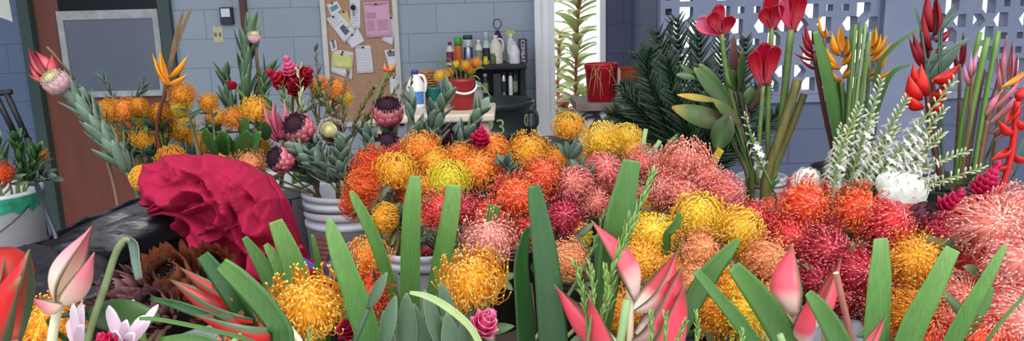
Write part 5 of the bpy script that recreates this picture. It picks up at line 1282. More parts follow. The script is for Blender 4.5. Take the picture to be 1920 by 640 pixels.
# orange grevillea like spray and twiggy branches before the board
for s_, (x, y, d, pal, sx, sy, lb) in enumerate(((602, 164, 40, 'orange', -.5, .3, 'flattened orange pincushion beneath the dry brown sprig'), (630, 170, 46, 'orange', .3, .4, 'orange pincushion with a yellow edge in front of the cork board'), (648, 184, 28, 'yellow', .6, .2, 'small yellow pincushion touching the cork board foot'))):
    pin(x, y, d, pal, 'star', sx, sy, lb, Y=2.75, nleaf=5)
OLV = mat('olive_needles', [(0, (86, 92, 50)), (1, (126, 128, 76))], .6, var=.2, transl=.15); BRS = mat('dry_brown_needles', (128, 104, 84), .7, var=.25)
for s_, (q, n_, L_2, W_, m_, lb) in enumerate((([(625, 260), (618, 215), (608, 180)], 26, 22, 5, OLV, 'olive needle sprig under the orange pincushion'), ([(640, 260), (645, 215), (640, 190)], 26, 22, 5, OLV, 'olive needle sprig rising behind the cream protea'), ([(655, 260), (675, 210), (700, 165)], 30, 18, 5, OLV, 'olive sprig slanting up across the cork board'), ([(665, 255), (700, 200), (738, 128)], 26, 20, 5, OLV, 'tall olive sprig ending near the orange tipped bud'), ([(660, 255), (700, 215), (745, 165)], 20, 18, 4, OLV, 'low olive sprig leaning towards the white jug'), ([(612, 215), (618, 165), (622, 150)], 30, 16, 4, BRS, 'dry brown bushy sprig in front of the yellow note'), ([(640, 190), (650, 150), (652, 135)], 20, 14, 4, BRS, 'dry brown sprig beside the yellow note'), ([(598, 175), (594, 120), (592, 88)], 9, 20, 6, GDARK, 'small dark sprig standing alone against the blue wall'), ([(600, 240), (590, 205), (585, 165)], 22, 18, 4, OLV, 'olive sprig close to the red cluster'), ([(765, 240), (768, 190), (772, 140)], 10, 16, 5, OLV, 'thin brown twig passing in front of the white jug'), ([(745, 240), (752, 190), (764, 150)], 9, 14, 4, BRS, 'bare brown twig before the foot of the cork board'))):
    leaf_stem(q, 2.62 + s_ * .012, lb, n_, L_2, W_, m_, name='needle_sprig', seed=100 + s_, ang=32, group='twiggy sprigs before the cork board', stemm=STEMB)
helico('orange green tulip shaped bud in front of the receipt on the cork board', [(727, 134, 722, 118, 12, .5, .2, .1), (727, 134, 734, 120, 12, -.4, .3, .1), (726, 136, 744, 114, 8, -.6, .4, .1)], 2.6, mat('tulip_bud', [(0, (210, 90, 50)), (.6, (214, 120, 60)), (1, (120, 140, 70))], .5, var=.1), [(712, 168), (726, 135)], sm=STEMG, sw=4, name='tulip_bud')
ginger(901, 256, 52, 44, 2.2, .1, .75, MAG, 'vivid magenta ginger cone in front of the dark bin', rings=6, per=8, seed=3)
# ------------------------------------------------------------------ palm leaves
pf = P(1290, 330, 3.6); pk = thing('palm_tub', 'dark tub hidden at the foot of the feathery palm leaves', 'tub', (pf.x, 3.7, 0)); b = MB(); b.lathe([(.16, 0), (.2, .5), (.21, .52), (.19, .52), (.15, .03), (0, .03)], 28, Vector((pf.x, 3.7, 0))); b.build('tub_body', DKB, pk)
FR = [((1300, 330), (1262, 190), (1232, 58), 46, 3.9, 'palm leaf reaching highest beside the pink fan ginger, outermost of the top ones'),
 ((1300, 330), (1280, 180), (1268, 32), 46, 3.85, 'tall palm leaf whose tip stands before the pierced blocks'),
 ((1305, 330), (1310, 180), (1310, 44), 46, 3.8, 'tall palm leaf rising straight behind the pink fan ginger'),
 ((1310, 330), (1345, 200), (1352, 60), 44, 3.9, 'palm leaf behind the stalk of the pink fan ginger'),
 ((1310, 330), (1375, 200), (1398, 70), 40, 3.9, 'palm leaf leaning towards the twin red fan gingers'),
 ((1295, 330), (1238, 200), (1196, 100), 44, 3.85, 'palm leaf arching over the orange crate'),
 ((1295, 335), (1220, 230), (1166, 158), 40, 3.7, 'palm leaf stretching towards the grey pot'),
 ((1300, 335), (1228, 190), (1222, 90), 46, 3.7, 'dense palm leaf filling the dark middle of the palm mass'),
 ((1305, 335), (1270, 200), (1252, 110), 50, 3.55, 'broad palm leaf low in the palm mass'),
 ((1310, 335), (1330, 220), (1322, 120), 46, 3.6, 'palm leaf behind the broad green ti leaves'),
 ((1315, 335), (1390, 240), (1432, 150), 40, 3.8, 'palm leaf passing behind the ginger stems'),
 ((1315, 340), (1400, 270), (1462, 210), 36, 3.8, 'low palm leaf ending near the thick brown stalk'),
 ((1290, 345), (1210, 250), (1140, 216), 40, 3.35, 'palm leaf spreading over the white cabinet'),
 ((1285, 345), (1200, 275), (1122, 262), 34, 3.3, 'lowest palm leaf lying across the white cabinet front'),
 ((1290, 345), (1225, 240), (1168, 182), 44, 3.3, 'shiny palm leaf below the grey pot'),
 ((1295, 345), (1250, 230), (1216, 152), 46, 3.25, 'shiny upright palm leaf in the lower palm mass'),
 ((1300, 345), (1285, 240), (1262, 172), 44, 3.2, 'short palm leaf before the dark palm heart'),
 ((1300, 345), (1330, 260), (1340, 190), 40, 3.3, 'short palm leaf under the yellowing leaf'),
 ((1275, 345), (1200, 300), (1150, 296), 30, 3.1, 'palm leaf lying just above the yellow pincushions')]
for q in FR: frond(q[0], q[1], q[2], q[3], q[4], q[5], foot_=Vector((pf.x, 3.7, .1)), n=26, pw=5.5)

# ------------------------------------------------------------------ fan gingers and ti leaves in the small bucket
GY = 2.95
fan('pink and red fan ginger with four rounded lobes above the broad leaves', [(1352, 66, 1308, 38, 34, .03, FANP), (1350, 64, 1334, 24, 26, .0, FANR), (1352, 62, 1347, 9, 24, .02, FANR), (1357, 66, 1372, 30, 22, -.02, FANR)], GY, [(1400, 325), (1385, 240), (1362, 140), (1353, 64)], FANR, group='fan gingers before the pierced blocks', sw=9)
fan('deep red fan ginger, lowest of the group, with a slit of light', [(1428, 162, 1412, 96, 26, 0, FANR), (1434, 160, 1432, 80, 30, .02, FANR), (1438, 160, 1455, 86, 26, -.01, FANR)], GY - .1, [(1420, 325), (1424, 250), (1431, 160)], FANR, group='fan gingers before the pierced blocks', sw=8)
fan('crimson fan ginger touching the top edge, beside the paler one', [(1446, 56, 1430, 16, 26, 0, FANR), (1448, 54, 1445, -8, 30, .02, FANR), (1452, 56, 1460, 8, 24, -.02, FANR)], GY, [(1440, 325), (1440, 200), (1447, 52)], FANR, group='fan gingers before the pierced blocks', sw=9)
fan('bright red fan ginger cut off by the top edge with pink flushed outer lobe', [(1482, 60, 1466, -4, 22, -.03, FANP), (1484, 60, 1484, -14, 30, .02, FANR), (1488, 60, 1502, -6, 28, 0, FANR)], GY, [(1452, 325), (1468, 200), (1483, 56)], FANR, group='fan gingers before the pierced blocks', sw=13)
TI = mat('ti_leaf_green', [(0, (80, 62, 44)), (.2, (48, 74, 36)), (.8, (66, 96, 48)), (1, (104, 110, 54))], .35, var=.14, scale=12, transl=.15, spec=.5, edge=((110, 92, 56), .92))
TIB = mat('ti_leaf_browned', [(0, (86, 60, 46)), (.3, (78, 80, 48)), (.7, (74, 100, 50)), (1, (140, 120, 60))], .5, var=.3, scale=14, transl=.15)
TIY = mat('ti_leaf_yellowed', [(0, (110, 104, 50)), (.5, (168, 150, 50)), (1, (206, 160, 50))], .5, var=.3, scale=14, transl=.2)
TIW = mat('ti_leaf_wine', [(0, (70, 44, 40)), (.6, (96, 62, 56)), (1, (112, 74, 62))], .45, var=.15, transl=.12)
def pleaf(label, base, tip, w, Y, m, dy=0.0, tilt=.3, bend=.1, group='broad leaves beneath the fan gingers', stalk=None, side=0.0, fold=.3, name='broad_leaf', ends=None, n=12):
    a, c = P(*base, Y), P(*tip, Y + dy); t = thing(name, label, 'leaf', a, group); d = c - a
    upv = (BACK + RIGHT * tilt + UPV * .2).normalized(); sd = d.normalized().cross(upv).normalized(); nn = sd.cross(d.normalized())
    d2 = d - nn * (bend * d.length) - sd * (side * d.length); b = MB(); b.leaf(a, d2, d2.length, SZ(w, a), upv, bend=bend, fold=fold, n=n, side=side); b.build('leaf_blade', m, t, solid=.001)
    b = MB()
    s_ = PT(stalk, Y)[::-1] if stalk else [a]
    pts = spline([a] + s_[1:] if stalk else to_foot(a, d.normalized())[:], 3) if stalk else to_foot(a, d.normalized())
    if stalk: pts = pts + [Vector((pts[-1].x, pts[-1].y, pts[-1].z - .12))]
    b.tube(pts, .004, 6); b.build('leaf_stalk', m if m is not TIY else STEMB, t); return t
S0 = [(1408, 325), (1395, 270)]
pleaf('long green leaf arching up to the side of the palm mass', (1372, 208), (1302, 128), 38, GY - .1, TI, stalk=S0, side=-.1)
pleaf('green leaf with a pointed tip just under the first long one', (1355, 190), (1312, 120), 30, GY - .05, TI, stalk=S0, tilt=-.2)
pleaf('small drooping green leaf over the dark palm leaves', (1310, 145), (1268, 140), 17, GY - .1, TI, stalk=[(1400, 325), (1360, 210)])
pleaf('narrow green leaf curling back at the outer end of the broad leaves', (1325, 160), (1276, 122), 16, GY, TI, stalk=[(1400, 325), (1370, 210)])
pleaf('brown tipped green leaf hanging over the palm leaves', (1372, 232), (1262, 202), 42, GY - .15, TIB, stalk=S0, side=.12)
pleaf('yellowed split leaf pointing at the palm heart', (1345, 190), (1270, 178), 14, GY - .12, TIY, stalk=[(1400, 325), (1380, 240)], fold=.6)
pleaf('green leaf with yellow streaks hanging straight down', (1366, 216), (1344, 282), 42, GY - .2, TI, stalk=S0, tilt=-.3)
pleaf('dark green leaf below the pink fan ginger', (1378, 170), (1362, 128), 26, GY, TI, stalk=[(1404, 325), (1390, 230)])
pleaf('green leaf rising beside the wine brown one', (1388, 172), (1392, 92), 20, GY, TI, stalk=[(1408, 325), (1396, 240)], tilt=.5)
pleaf('wine brown upright leaf beneath the pink fan ginger', (1375, 150), (1375, 68), 20, GY + .05, TIW, stalk=[(1408, 325), (1390, 230)])
pleaf('mid green leaf crossing behind the lowest fan ginger stem', (1398, 200), (1374, 132), 28, GY + .02, TI, stalk=[(1410, 325), (1402, 240)])
pleaf('wine tinted leaf slanting up beside the lowest fan ginger', (1404, 210), (1452, 128), 18, GY, TIW, stalk=[(1412, 325), (1405, 250)])
pleaf('dull brown folded leaf in the heart of the broad leaves', (1390, 236), (1336, 186), 24, GY - .16, TIB, stalk=[(1412, 325), (1402, 260)])
pleaf('short green leaf beside the brown stems above the small bucket', (1398, 196), (1410, 164), 26, GY - .08, TI, stalk=[(1414, 325), (1404, 250)])
strap([(1312, 400, 14), (1322, 340, 16), (1340, 300, 16), (1352, 280, 12)], 2.6, 'thick yellowish leaf stalk below the hanging green leaf', TIY, name='leaf_stalk_piece', group='odd stalks')
for x0, y0, x1, y1, w, m_, lb in ((1436, 325, 1496, 150, 17, 'a', 'thick olive brown stalk leaning from the small bucket to the yellow heliconia'), (1446, 325, 1508, 176, 13, 'b', 'second thick brown stalk tight behind the olive one')):
    pts = PT([(x0, y0 + 10), ((x0 + x1) / 2 + 2, (y0 + y1) / 2), (x1, y1)], GY - .05 if m_ == 'a' else GY); pts = [pts[0] + Vector((0, 0, -.1))] + pts; b = MB()
    b.tube(spline(pts, 4), SZ(w, pts[0]) / 2, 10); tag(b.build('thick_stalk', mat('olive_brown_stalk', (104, 98, 52), .45, var=.25, scale=12, stretch=(6, 6, .5))), lb, 'stem', 'thick stalks in the small bucket')
PB = P(1442, 318, 2.98); t = thing('plastic_tag', 'small white plastic tag stuck in the small bucket', 'tag', PB); b = MB(); b.box((-.016, -.001, -.06), (.016, .001, .05), c=PB + Vector((0, -.02, 0))); b.build('tag_plate', PAPW, t, smooth=False)

# ------------------------------------------------------------------ yellow and red heliconias before the wall
HOLD.append((P(1590, 330, 2.9).x, 2.95, TZ + .3, .12, TZ)); bucket(P(1590, 330, 2.9).x, 2.95, TZ, .12, .3, DKB, 'dark tub behind the tuberoses holding the yellow heliconias', name='tub', cat='tub', ribs=1, handle=False)
HOLD.append((P(1800, 330, 2.6).x, 2.7, TZ + .3, .14, TZ)); bucket(P(1800, 330, 2.6).x, 2.7, TZ, .14, .3, DKB, 'dark tub holding the scarlet heliconias near the picture edge', name='tub', cat='tub', ribs=1, handle=False)
HYY = 2.85
helico('yellow heliconia standing in front of the pierced blocks, facing forward', [(1577, 152, 1546, 122, 15, .6, .8, .1), (1575, 128, 1532, 102, 15, .6, .8, .12), (1573, 128, 1548, 88, 17, .6, .6, .1), (1574, 104, 1560, 60, 18, .5, .4, .08), (1580, 98, 1576, 47, 18, 0, .2, .05), (1583, 104, 1590, 68, 16, -.4, .4, .06), (1578, 122, 1601, 78, 19, -.6, .6, .1), (1578, 146, 1602, 110, 18, -.6, .8, .1), (1566, 116, 1530, 96, 8, .5, .9, .1)], HYY, HY, [(1584, 320), (1582, 220), (1577, 150)], sm=STEMG, sw=7, group='yellow heliconias', wk=1.05)
helico('second yellow heliconia turned sideways behind the green stalks', [(1632, 90, 1642, 50, 15, -.4, .4, .05), (1630, 104, 1652, 64, 18, -.5, .5, .1), (1632, 104, 1664, 64, 14, -.6, .7, .1), (1630, 116, 1672, 78, 14, -.5, .9, .1), (1630, 142, 1668, 96, 15, -.6, .8, .1), (1630, 150, 1682, 126, 12, -.4, 1, .08)], HYY + .06, HY, [(1612, 320), (1624, 220), (1630, 110)], sm=STEMG, sw=7, group='yellow heliconias', wk=1.05)
helico('small yellow brown heliconia tip above the pierced blocks', [(1544, 70, 1535, 28, 9, .3, .2, .05), (1546, 74, 1548, 50, 9, -.3, .2, .05)], HYY + .08, HY, [(1575, 320), (1556, 180), (1545, 70)], sm=STEMB, sw=6, group='yellow heliconias', wk=1.05)
helico('dark red heliconia between the fan gingers and the yellow heliconia', [(1524, 92, 1510, 42, 14, .5, .3, .08), (1526, 100, 1504, 62, 13, .6, .5, .1), (1528, 108, 1498, 84, 11, .6, .7, .1), (1524, 112, 1488, 100, 8, .3, 1, .05), (1526, 84, 1522, 56, 11, -.3, .3, .05), (1530, 130, 1500, 110, 8, .4, 1, .06)], HYY + .03, HDR, [(1570, 320), (1544, 200), (1526, 100)], sm=mat('dark_wine_stalk', (92, 50, 40), .5), sw=9)
strap([(1580, 320, 12), (1562, 200, 26), (1544, 120, 24), (1528, 58, 10)], HYY - .02, 'wide green leaf in front of the dark red heliconia', STRAPM, group='leaves among the heliconias')
strap([(1590, 320, 8), (1585, 220, 22), (1572, 150, 10)], HYY + .02, 'green leaf directly beneath the front yellow heliconia', STRAPM, group='leaves among the heliconias')
for k, (x0, x1, yt, w, c) in enumerate(((1592, 1604, 46, 7, 0), (1598, 1615, 50, 5, 0), (1604, 1624, 44, 6, 1), (1611, 1628, 78, 6, 0), (1601, 1611, 42, 5, 2), (1588, 1597, 52, 6, 2), (1616, 1632, 60, 5, 1))):
    b = MB(); pts = PT([(x0 - 8, 320), (x0, 200), (x1, yt)], HYY - .06 + .01 * k); b.tube(spline([pts[0] + Vector((0, 0, -.15))] + pts, 3), SZ(w, pts[0]) / 2, 8)
    tag(b.build('green_stalk', (STEMG, mat('pale_green_stem', (132, 158, 104), .45, var=.1), mat('dark_green_stem', (58, 92, 50), .45))[c]), ('tallest middle green stem of the bundle between the yellow heliconias', 'thin green stem in the bundle, ending at the same height as the striped blocks', 'pale green stem on the far side of the bundle beside the sideways yellow heliconia', 'shorter green stem at the outer edge of the bundle between yellow heliconias', 'dark green stem at the very middle of the bundle, reaching highest', 'dark green stem of the bundle touching the front yellow heliconia', 'pale green stem of the bundle leaning furthest to the sideways heliconia')[k], 'stem', 'bundle of cut stems between the yellow heliconias')  # stems of the bundle come in mid, pale and dark green
strap([(1640, 160, 9), (1650, 118, 9), (1676, 86, 8), (1725, 52, 3)], HYY, 'thin green leaf bridging from the yellow to the deep red heliconia', STRAPM, group='leaves among the heliconias', down=False)
strap([(1640, 220, 9), (1668, 142, 10), (1705, 122, 3)], HYY, 'thin green leaf below the sideways yellow heliconia', STRAPM, group='leaves among the heliconias')
RY = 2.6
helico('tall deep red heliconia cut off by the top edge', [(1748, 60, 1740, -20, 18, .4, .2, .03), (1752, 66, 1755, -12, 16, -.4, .2, .03), (1752, 76, 1785, 52, 15, -.4, .9, .1), (1746, 96, 1730, 20, 17, .5, .2, .05), (1742, 130, 1712, 62, 18, .5, .3, .05), (1738, 132, 1704, 70, 12, .5, .3, .05), (1745, 100, 1772, 84, 12, -.4, .9, .1), (1740, 110, 1735, 55, 18, 0, .2, .03)], RY + .08, HDR, [(1768, 330), (1752, 200), (1744, 90)], sm=mat('dark_wine_stalk', (92, 50, 40), .5), sw=9, group='red heliconias', wk=1.3)
helico('scarlet heliconia with wide spreading bracts above the tuberoses', [(1728, 186, 1704, 140, 26, .7, .5, .1), (1738, 178, 1728, 120, 28, .6, .4, .08), (1748, 150, 1800, 120, 25, -.3, 1, .12), (1745, 180, 1776, 158, 26, -.3, 1, .1), (1730, 202, 1696, 172, 22, .5, .9, .1), (1740, 205, 1765, 182, 22, -.3, 1, .1), (1724, 160, 1712, 118, 14, .5, .3, .05)], RY - .06, HSC, [(1762, 330), (1748, 260), (1738, 180)], sm=mat('dark_wine_stalk', (92, 50, 40), .5), sw=9, group='red heliconias', wk=1.3)
for k, (bx, by, tx, ty, w, m_, lb) in enumerate(((1740, 150, 1800, 88, 22, 'g', 'grey green leaf passing behind the scarlet heliconia'), (1735, 120, 1822, 70, 14, 'g', 'narrow grey green leaf crossing the pierced blocks'), (1738, 150, 1752, 92, 20, 'g', 'upright grey green leaf between deep red and scarlet bracts'), (1728, 60, 1714, 8, 9, 'g', 'small dark leaf tip beside the tall deep red heliconia'), (1765, 60, 1787, 10, 12, 'g', 'pale grey green leaf tip before the pierced blocks'), (1760, 60, 1790, 24, 9, 'g', 'short leaf tip near the top edge by the deep red heliconia'))):
    pleaf(lb, (bx, by), (tx, ty), w, RY, GDARK, group='leaves among the heliconias', stalk=[(1768, 330), (1755, 220)], tilt=.4)
helico('small dark maroon heliconia behind the cut green stalks', [(1800, 120, 1806, 60, 9, -.3, .3, .05), (1800, 130, 1812, 78, 9, -.4, .4, .05), (1796, 130, 1790, 74, 9, .4, .4, .05)], RY + .1, HDR, [(1790, 330), (1798, 200), (1800, 120)], sm=STEMB, sw=6)
for k, (x0, y0, x1, y1, w, c, lb) in enumerate(((1796, 350, 1852, 70, 11, 0, 'tall bright green cut stalk in front of the pierced blocks'), (1822, 350, 1872, 58, 9, 0, 'cut green stalk nearest the pink striped heliconia'), (1808, 350, 1842, 130, 12, 1, 'brown stalk beside the tall green cut stalk'), (1800, 260, 1838, 60, 9, 0, 'green cut stalk with a pale end leaning over the maroon heliconia'), (1818, 350, 1868, 170, 11, 1, 'thick brown stalk below the pink striped bracts'), (1832, 350, 1880, 120, 9, 1, 'slender brown stalk rising to the white striped bract'))):
    b = MB(); pts = PT([(x0, y0), ((x0 + x1) / 2 - 3, (y0 + y1) / 2), (x1, y1)], RY - .02 + .03 * k); b.tube(spline([pts[0] + Vector((0, 0, -.12 - (.15 if y0 < 300 else 0)))] + pts, 3), SZ(w, pts[0]) / 2, 8)
    tag(b.build('cut_stalk', (mat('bright_green_stalk', (98, 134, 60), .4, var=.12, scale=12, stretch=(5, 5, .5)), mat('wine_brown_stalk', (96, 70, 58), .45, var=.2, scale=12, stretch=(5, 5, .5)))[c]), lb, 'stem', 'cut stalks near the picture edge')
PS = mat('pink_striped_bract', [(0, (150, 120, 96)), (.3, (166, 90, 96)), (.6, (188, 110, 124)), (.85, (150, 60, 78)), (1, (190, 150, 130))], .45, edge=((110, 50, 60), .85), var=.2, scale=30)
helico('dusky pink striped heliconia with narrow overlapping bracts at the picture edge', [(1852, 232, 1920, 160, 18, .5, .7, .05), (1850, 212, 1925, 135, 15, .5, .7, .04), (1856, 250, 1918, 196, 18, .5, .8, .05), (1862, 262, 1916, 214, 15, .4, .9, .05), (1848, 218, 1880, 168, 14, .4, .6, .05)], 2.3, PS, [(1830, 350), (1842, 280), (1852, 226)], sm=STEMB, sw=9)
helico('pale pink and white striped upright bracts near the pierced blocks', [(1882, 160, 1888, 66, 12, .2, .2, .02), (1890, 160, 1898, 76, 13, -.3, .3, .02), (1880, 180, 1872, 110, 11, .3, .3, .02), (1896, 170, 1908, 100, 10, -.3, .3, .02)], 2.4, PS, [(1850, 350), (1872, 240), (1884, 160)], sm=STEMB, sw=8)
helico('mauve pink bud bracts beside the tall green cut stalk', [(1826, 140, 1834, 94, 13, .2, .3, .05), (1822, 146, 1822, 100, 11, .4, .3, .05), (1818, 160, 1808, 120, 10, .4, .4, .05)], 2.5, mat('mauve_bract', [(0, (150, 80, 80)), (.5, (196, 120, 150)), (1, (190, 150, 190))], .45, var=.15), [(1800, 350), (1815, 240), (1823, 145)], sm=STEMB, sw=6)
helico('orange and yellow pointed bract entering from the picture edge', [(1880, 162, 1945, 118, 16, .3, .9, .02)], 2.35, mat('flame_bract', [(0, (230, 160, 30)), (.4, (240, 140, 30)), (.75, (226, 70, 30)), (1, (210, 40, 30))], .4), [(1860, 350), (1870, 230), (1880, 164)], sm=STEMB, sw=6)
helico('hanging scarlet heliconia with a zigzag stalk at the picture edge', [(1908, 196, 1882, 232, 24, -.6, .5, .1), (1904, 222, 1934, 244, 24, .5, .5, .1), (1900, 252, 1872, 226, 20, -.5, .6, .1), (1896, 274, 1858, 300, 22, -.6, .5, .1), (1900, 290, 1936, 300, 22, .5, .6, .1), (1892, 306, 1850, 318, 18, -.5, .5, .1), (1910, 190, 1925, 160, 20, .5, .5, .1)], 2.25, HSC, [(1880, 350), (1894, 300), (1902, 250), (1908, 190)], sm=mat('scarlet_rachis', (190, 30, 30), .4), sw=12)
for k, (bx, by, tx, ty, w, lb) in enumerate(((1850, 330, 1838, 262, 12, 'narrow grey green leaf beside the hanging scarlet heliconia'), (1864, 260, 1882, 206, 14, 'small grey green leaf under the pink striped bracts'), (1900, 330, 1925, 250, 14, 'dark leaf behind the hanging scarlet heliconia'), (1870, 330, 1900, 322, 8, 'thin dark leaf tip above the peach pincushions'))):
    pleaf(lb, (bx, by), (tx, ty), w, 2.35, GDARK, group='leaves among the heliconias')

# ------------------------------------------------------------------ tuberoses, white proteas, magenta gingers
TUB = [([(1560, 400), (1572, 300), (1612, 200)], 'tuberose whose pinkish tip rises furthest on the wall side'), ([(1550, 400), (1560, 330), (1580, 240)], 'tuberose with open white stars at the outer side of the fan'),
 ([(1575, 400), (1612, 280), (1652, 150)], 'tuberose reaching up with a bare green bud tip before the cut stems'), ([(1570, 400), (1606, 310), (1640, 215)], 'tuberose in the middle of the fan with dense white stars'),
 ([(1580, 400), (1640, 290), (1700, 185)], 'tuberose pointing at the scarlet heliconia'), ([(1580, 405), (1630, 320), (1680, 240)], 'tuberose with pale green buds below the scarlet heliconia'),
 ([(1590, 405), (1680, 290), (1790, 150)], 'longest tuberose sweeping up to the cut green stalks'), ([(1600, 405), (1690, 300), (1770, 205)], 'tuberose just beneath the longest one'),
 ([(1600, 400), (1680, 330), (1745, 255)], 'tuberose with creamy buds over the white protea'), ([(1610, 405), (1700, 330), (1812, 284)], 'tuberose leaning outwards past the tall green stalk foot'),
 ([(1620, 410), (1710, 360), (1842, 314)], 'lowest tuberose stretching above the magenta gingers'), ([(1590, 400), (1650, 330), (1702, 280)], 'tuberose with large open stars right above the white protea'),
 ([(1560, 405), (1596, 340), (1622, 290)], 'short tuberose inside the fan with scattered stars'), ([(1610, 400), (1700, 320), (1766, 250)], 'tuberose half hidden in the thick of the fan')]
for k, (q, lb) in enumerate(TUB): tuberose(q, lb, 1.95 + .03 * (k % 5), 2.15, n=44, seed=k, s0=.34 if k not in (12, 3, 0) else .28, fl=20, leafs=14)
tuberose([(1445, 345), (1420, 290), (1396, 215)], 'single white tuberose spike leaning across the small bucket', 2.1, n=22, s0=.28, seed=33, fl=15, leafs=2).__setitem__('group', 'single tuberose')
protea(1700, 356, 88, 1.95, 'white', .15, .55, 'large white protea bud with tiny black tips beside the magenta gingers', seed=21, nl=8, Lp=40, Wp=16)
protea(1514, 338, 62, 2.1, 'white', -.05, .75, 'smaller white protea bud above the orange red pincushion', seed=22, nl=8, Lp=34, Wp=14)
protea(1668, 340, 52, 2.0, 'white', -.2, .7, 'half hidden greenish white protea bud behind the large one', seed=23, nl=4, Lp=34, Wp=14)
protea(1738, 408, 66, 1.6, 'maroon', .6, .3, 'dark fringed dusky red protea lying beside the golden pincushion', seed=24, nl=3, Lp=34, Wp=12)
ginger(1790, 386, 84, 74, 1.8, 0, .75, MAG, 'wide magenta ginger cone above the peach pincushions', seed=5, rings=8, per=10)
ginger(1856, 335, 62, 84, 1.9, .2, .85, MAG, 'tall magenta ginger cone near the hanging scarlet heliconia', seed=6, rings=8, per=9)
ginger(1741, 396, 40, 34, 1.75, -.3, .6, PKG, 'small pink and white ginger tip between white protea and magenta ginger', seed=7, rings=6)
strap([(1455, 372, 4), (1448, 350, 9), (1462, 338, 5)], 1.9, 'small dark leaf pair beside the smaller white protea', STRAPD, group='odd leaves')
for k, (x0, y0, x1, y1) in enumerate(((1203, 285, 1211, 242), (1222, 288, 1238, 264))):
    b = MB(); pts = PT([(x0 - 4, y0 + 20), (x0, y0), (x1, y1)], 2.2); b.tube([pts[0] + Vector((0, 0, -.2))] + pts, SZ(9, pts[0]) / 2, 10); tag(b.build('green_stalk', mat('pale_green_stem', (132, 158, 104), .45, var=.1)), ('taller', 'shorter')[k] + ' pale cut stem end before the palm leaves', 'stem')
for k, (bx, by, tx, ty, w) in enumerate(((1240, 296, 1270, 252, 16), (1232, 296, 1206, 276, 12), (1262, 298, 1292, 286, 12), (1250, 298, 1252, 268, 12))):
    pleaf(('upright bright green leaf tip by the palm leaves', 'green leaf tip under the pale cut stems', 'green leaf tip behind the largest salmon pincushion', 'small green leaf tip between two larger ones')[k], (bx, by), (tx, ty), w, 2.1, GLOSS, group='bright leaf tips behind the salmon bank')
for k in range(4):
    a = (-1, -.4, .3, 1)[k]; pleaf(('blue green leaf under the lone yellow pincushion, outermost', 'blue green leaf pointing up under the lone yellow pincushion', 'blue green leaf in the middle below the lone yellow pincushion', 'blue green leaf on the doorway side below the lone yellow pincushion')[k], (1070, 300), (1070 + a * 24, 262 + abs(a) * 8), 14, 2.3, GDARK, group='blue green leaves under the lone yellow pincushion')

# ------------------------------------------------------------------ straps in front
strap([(748, 590, 22), (718, 490, 25), (690, 420, 24), (668, 378, 18), (658, 358, 7)], 1.35, 'narrow bent strap leaf beside the white bucket')
strap([(769, 560, 38), (770, 460, 36), (773, 390, 34), (777, 350, 27), (779, 330, 18)], 1.22, 'pale upright strap leaf with a tapered top among the orange bank')
strap([(812, 590, 34), (822, 520, 34), (838, 440, 36), (847, 385, 34), (851, 347, 28)], 1.26, 'upright strap leaf with a square cut top')
strap([(700, 660, 50), (672, 570, 48), (643, 490, 40), (625, 440, 28), (617, 410, 9)], 1.02, 'broad bright strap leaf slanting beside the big golden pincushion')
strap([(1040, 680, 56), (1032, 570, 54), (1021, 470, 46), (1008, 390, 34), (1001, 348, 22)], 1.0, 'tall dark strap leaf with a cut top in the middle', STRAPD)
strap([(988, 680, 38), (982, 580, 36), (976, 500, 30), (984, 450, 20), (992, 425, 8)], 1.05, 'dark curved strap leaf touching the tall dark one', STRAPD, twist=.4)
strap([(908, 500, 22), (914, 440, 24), (922, 405, 26), (927, 385, 24)], 1.5, 'short cut strap leaf tip among the crimson pincushions', STRAPM)
strap([(1128, 640, 26), (1138, 540, 42), (1150, 460, 52), (1164, 390, 50), (1176, 340, 42), (1184, 300, 32)], 1.02, 'widest dark green strap leaf with a cut top behind the pink heliconia', STRAPM, ridge=.04)
strap([(580, 600, 52), (565, 540, 50), (545, 480, 42), (528, 440, 34), (517, 414, 26)], 1.28, 'broad strap leaf in front of the magenta cloth tail')
strap([(528, 580, 34), (505, 520, 32), (482, 480, 26), (458, 445, 10)], 1.32, 'dark narrow strap leaf pointing into the magenta cloth', STRAPM)
strap([(560, 600, 24), (535, 530, 24), (512, 480, 20), (498, 458, 10)], 1.3, 'pale strap leaf tucked beside the broad one before the cloth', STRAP)
strap([(545, 560, 12), (530, 520, 12), (524, 500, 8)], 1.3, 'tiny green stub between two strap leaves before the cloth', STRAPM)
strap([(600, 520, 14), (592, 470, 12), (585, 440, 5)], 1.3, 'thin strap leaf behind the big golden pincushion', STRAPM)
strap([(468, 610, 34), (438, 560, 36), (405, 510, 34), (380, 478, 24)], .98, 'dark pleated leaf with a cut end below the cloth', STRAPD, ridge=.12)
strap([(530, 620, 44), (490, 565, 46), (445, 520, 40), (415, 495, 28)], .95, 'glossy pleated leaf lying over the red bract', STRAPM, ridge=.22)
strap([(1262, 650, 30), (1285, 590, 38), (1325, 520, 40), (1362, 475, 26), (1386, 448, 6)], 1.0, 'glossy striped leaf pointing up over the peach pincushion', STRAPM, ridge=.16)
strap([(1430, 670, 28), (1382, 600, 28), (1340, 550, 22), (1304, 508, 14)], .92, 'narrow dark strap leaf crossing the glossy striped one', STRAPM)
strap([(1490, 670, 54), (1450, 600, 52), (1412, 545, 44), (1374, 500, 26)], .98, 'wide dark green strap leaf beside the pointed heliconia', STRAPM)
strap([(1592, 680, 46), (1562, 620, 42), (1535, 575, 32), (1514, 549, 14)], .85, 'green strap leaf overlapping the pointed heliconia base', STRAPM)
strap([(1640, 700, 48), (1643, 600, 48), (1648, 520, 44), (1650, 470, 32), (1650, 447, 26)], 1.0, 'upright bright strap leaf before the crimson pincushions', ridge=.05)
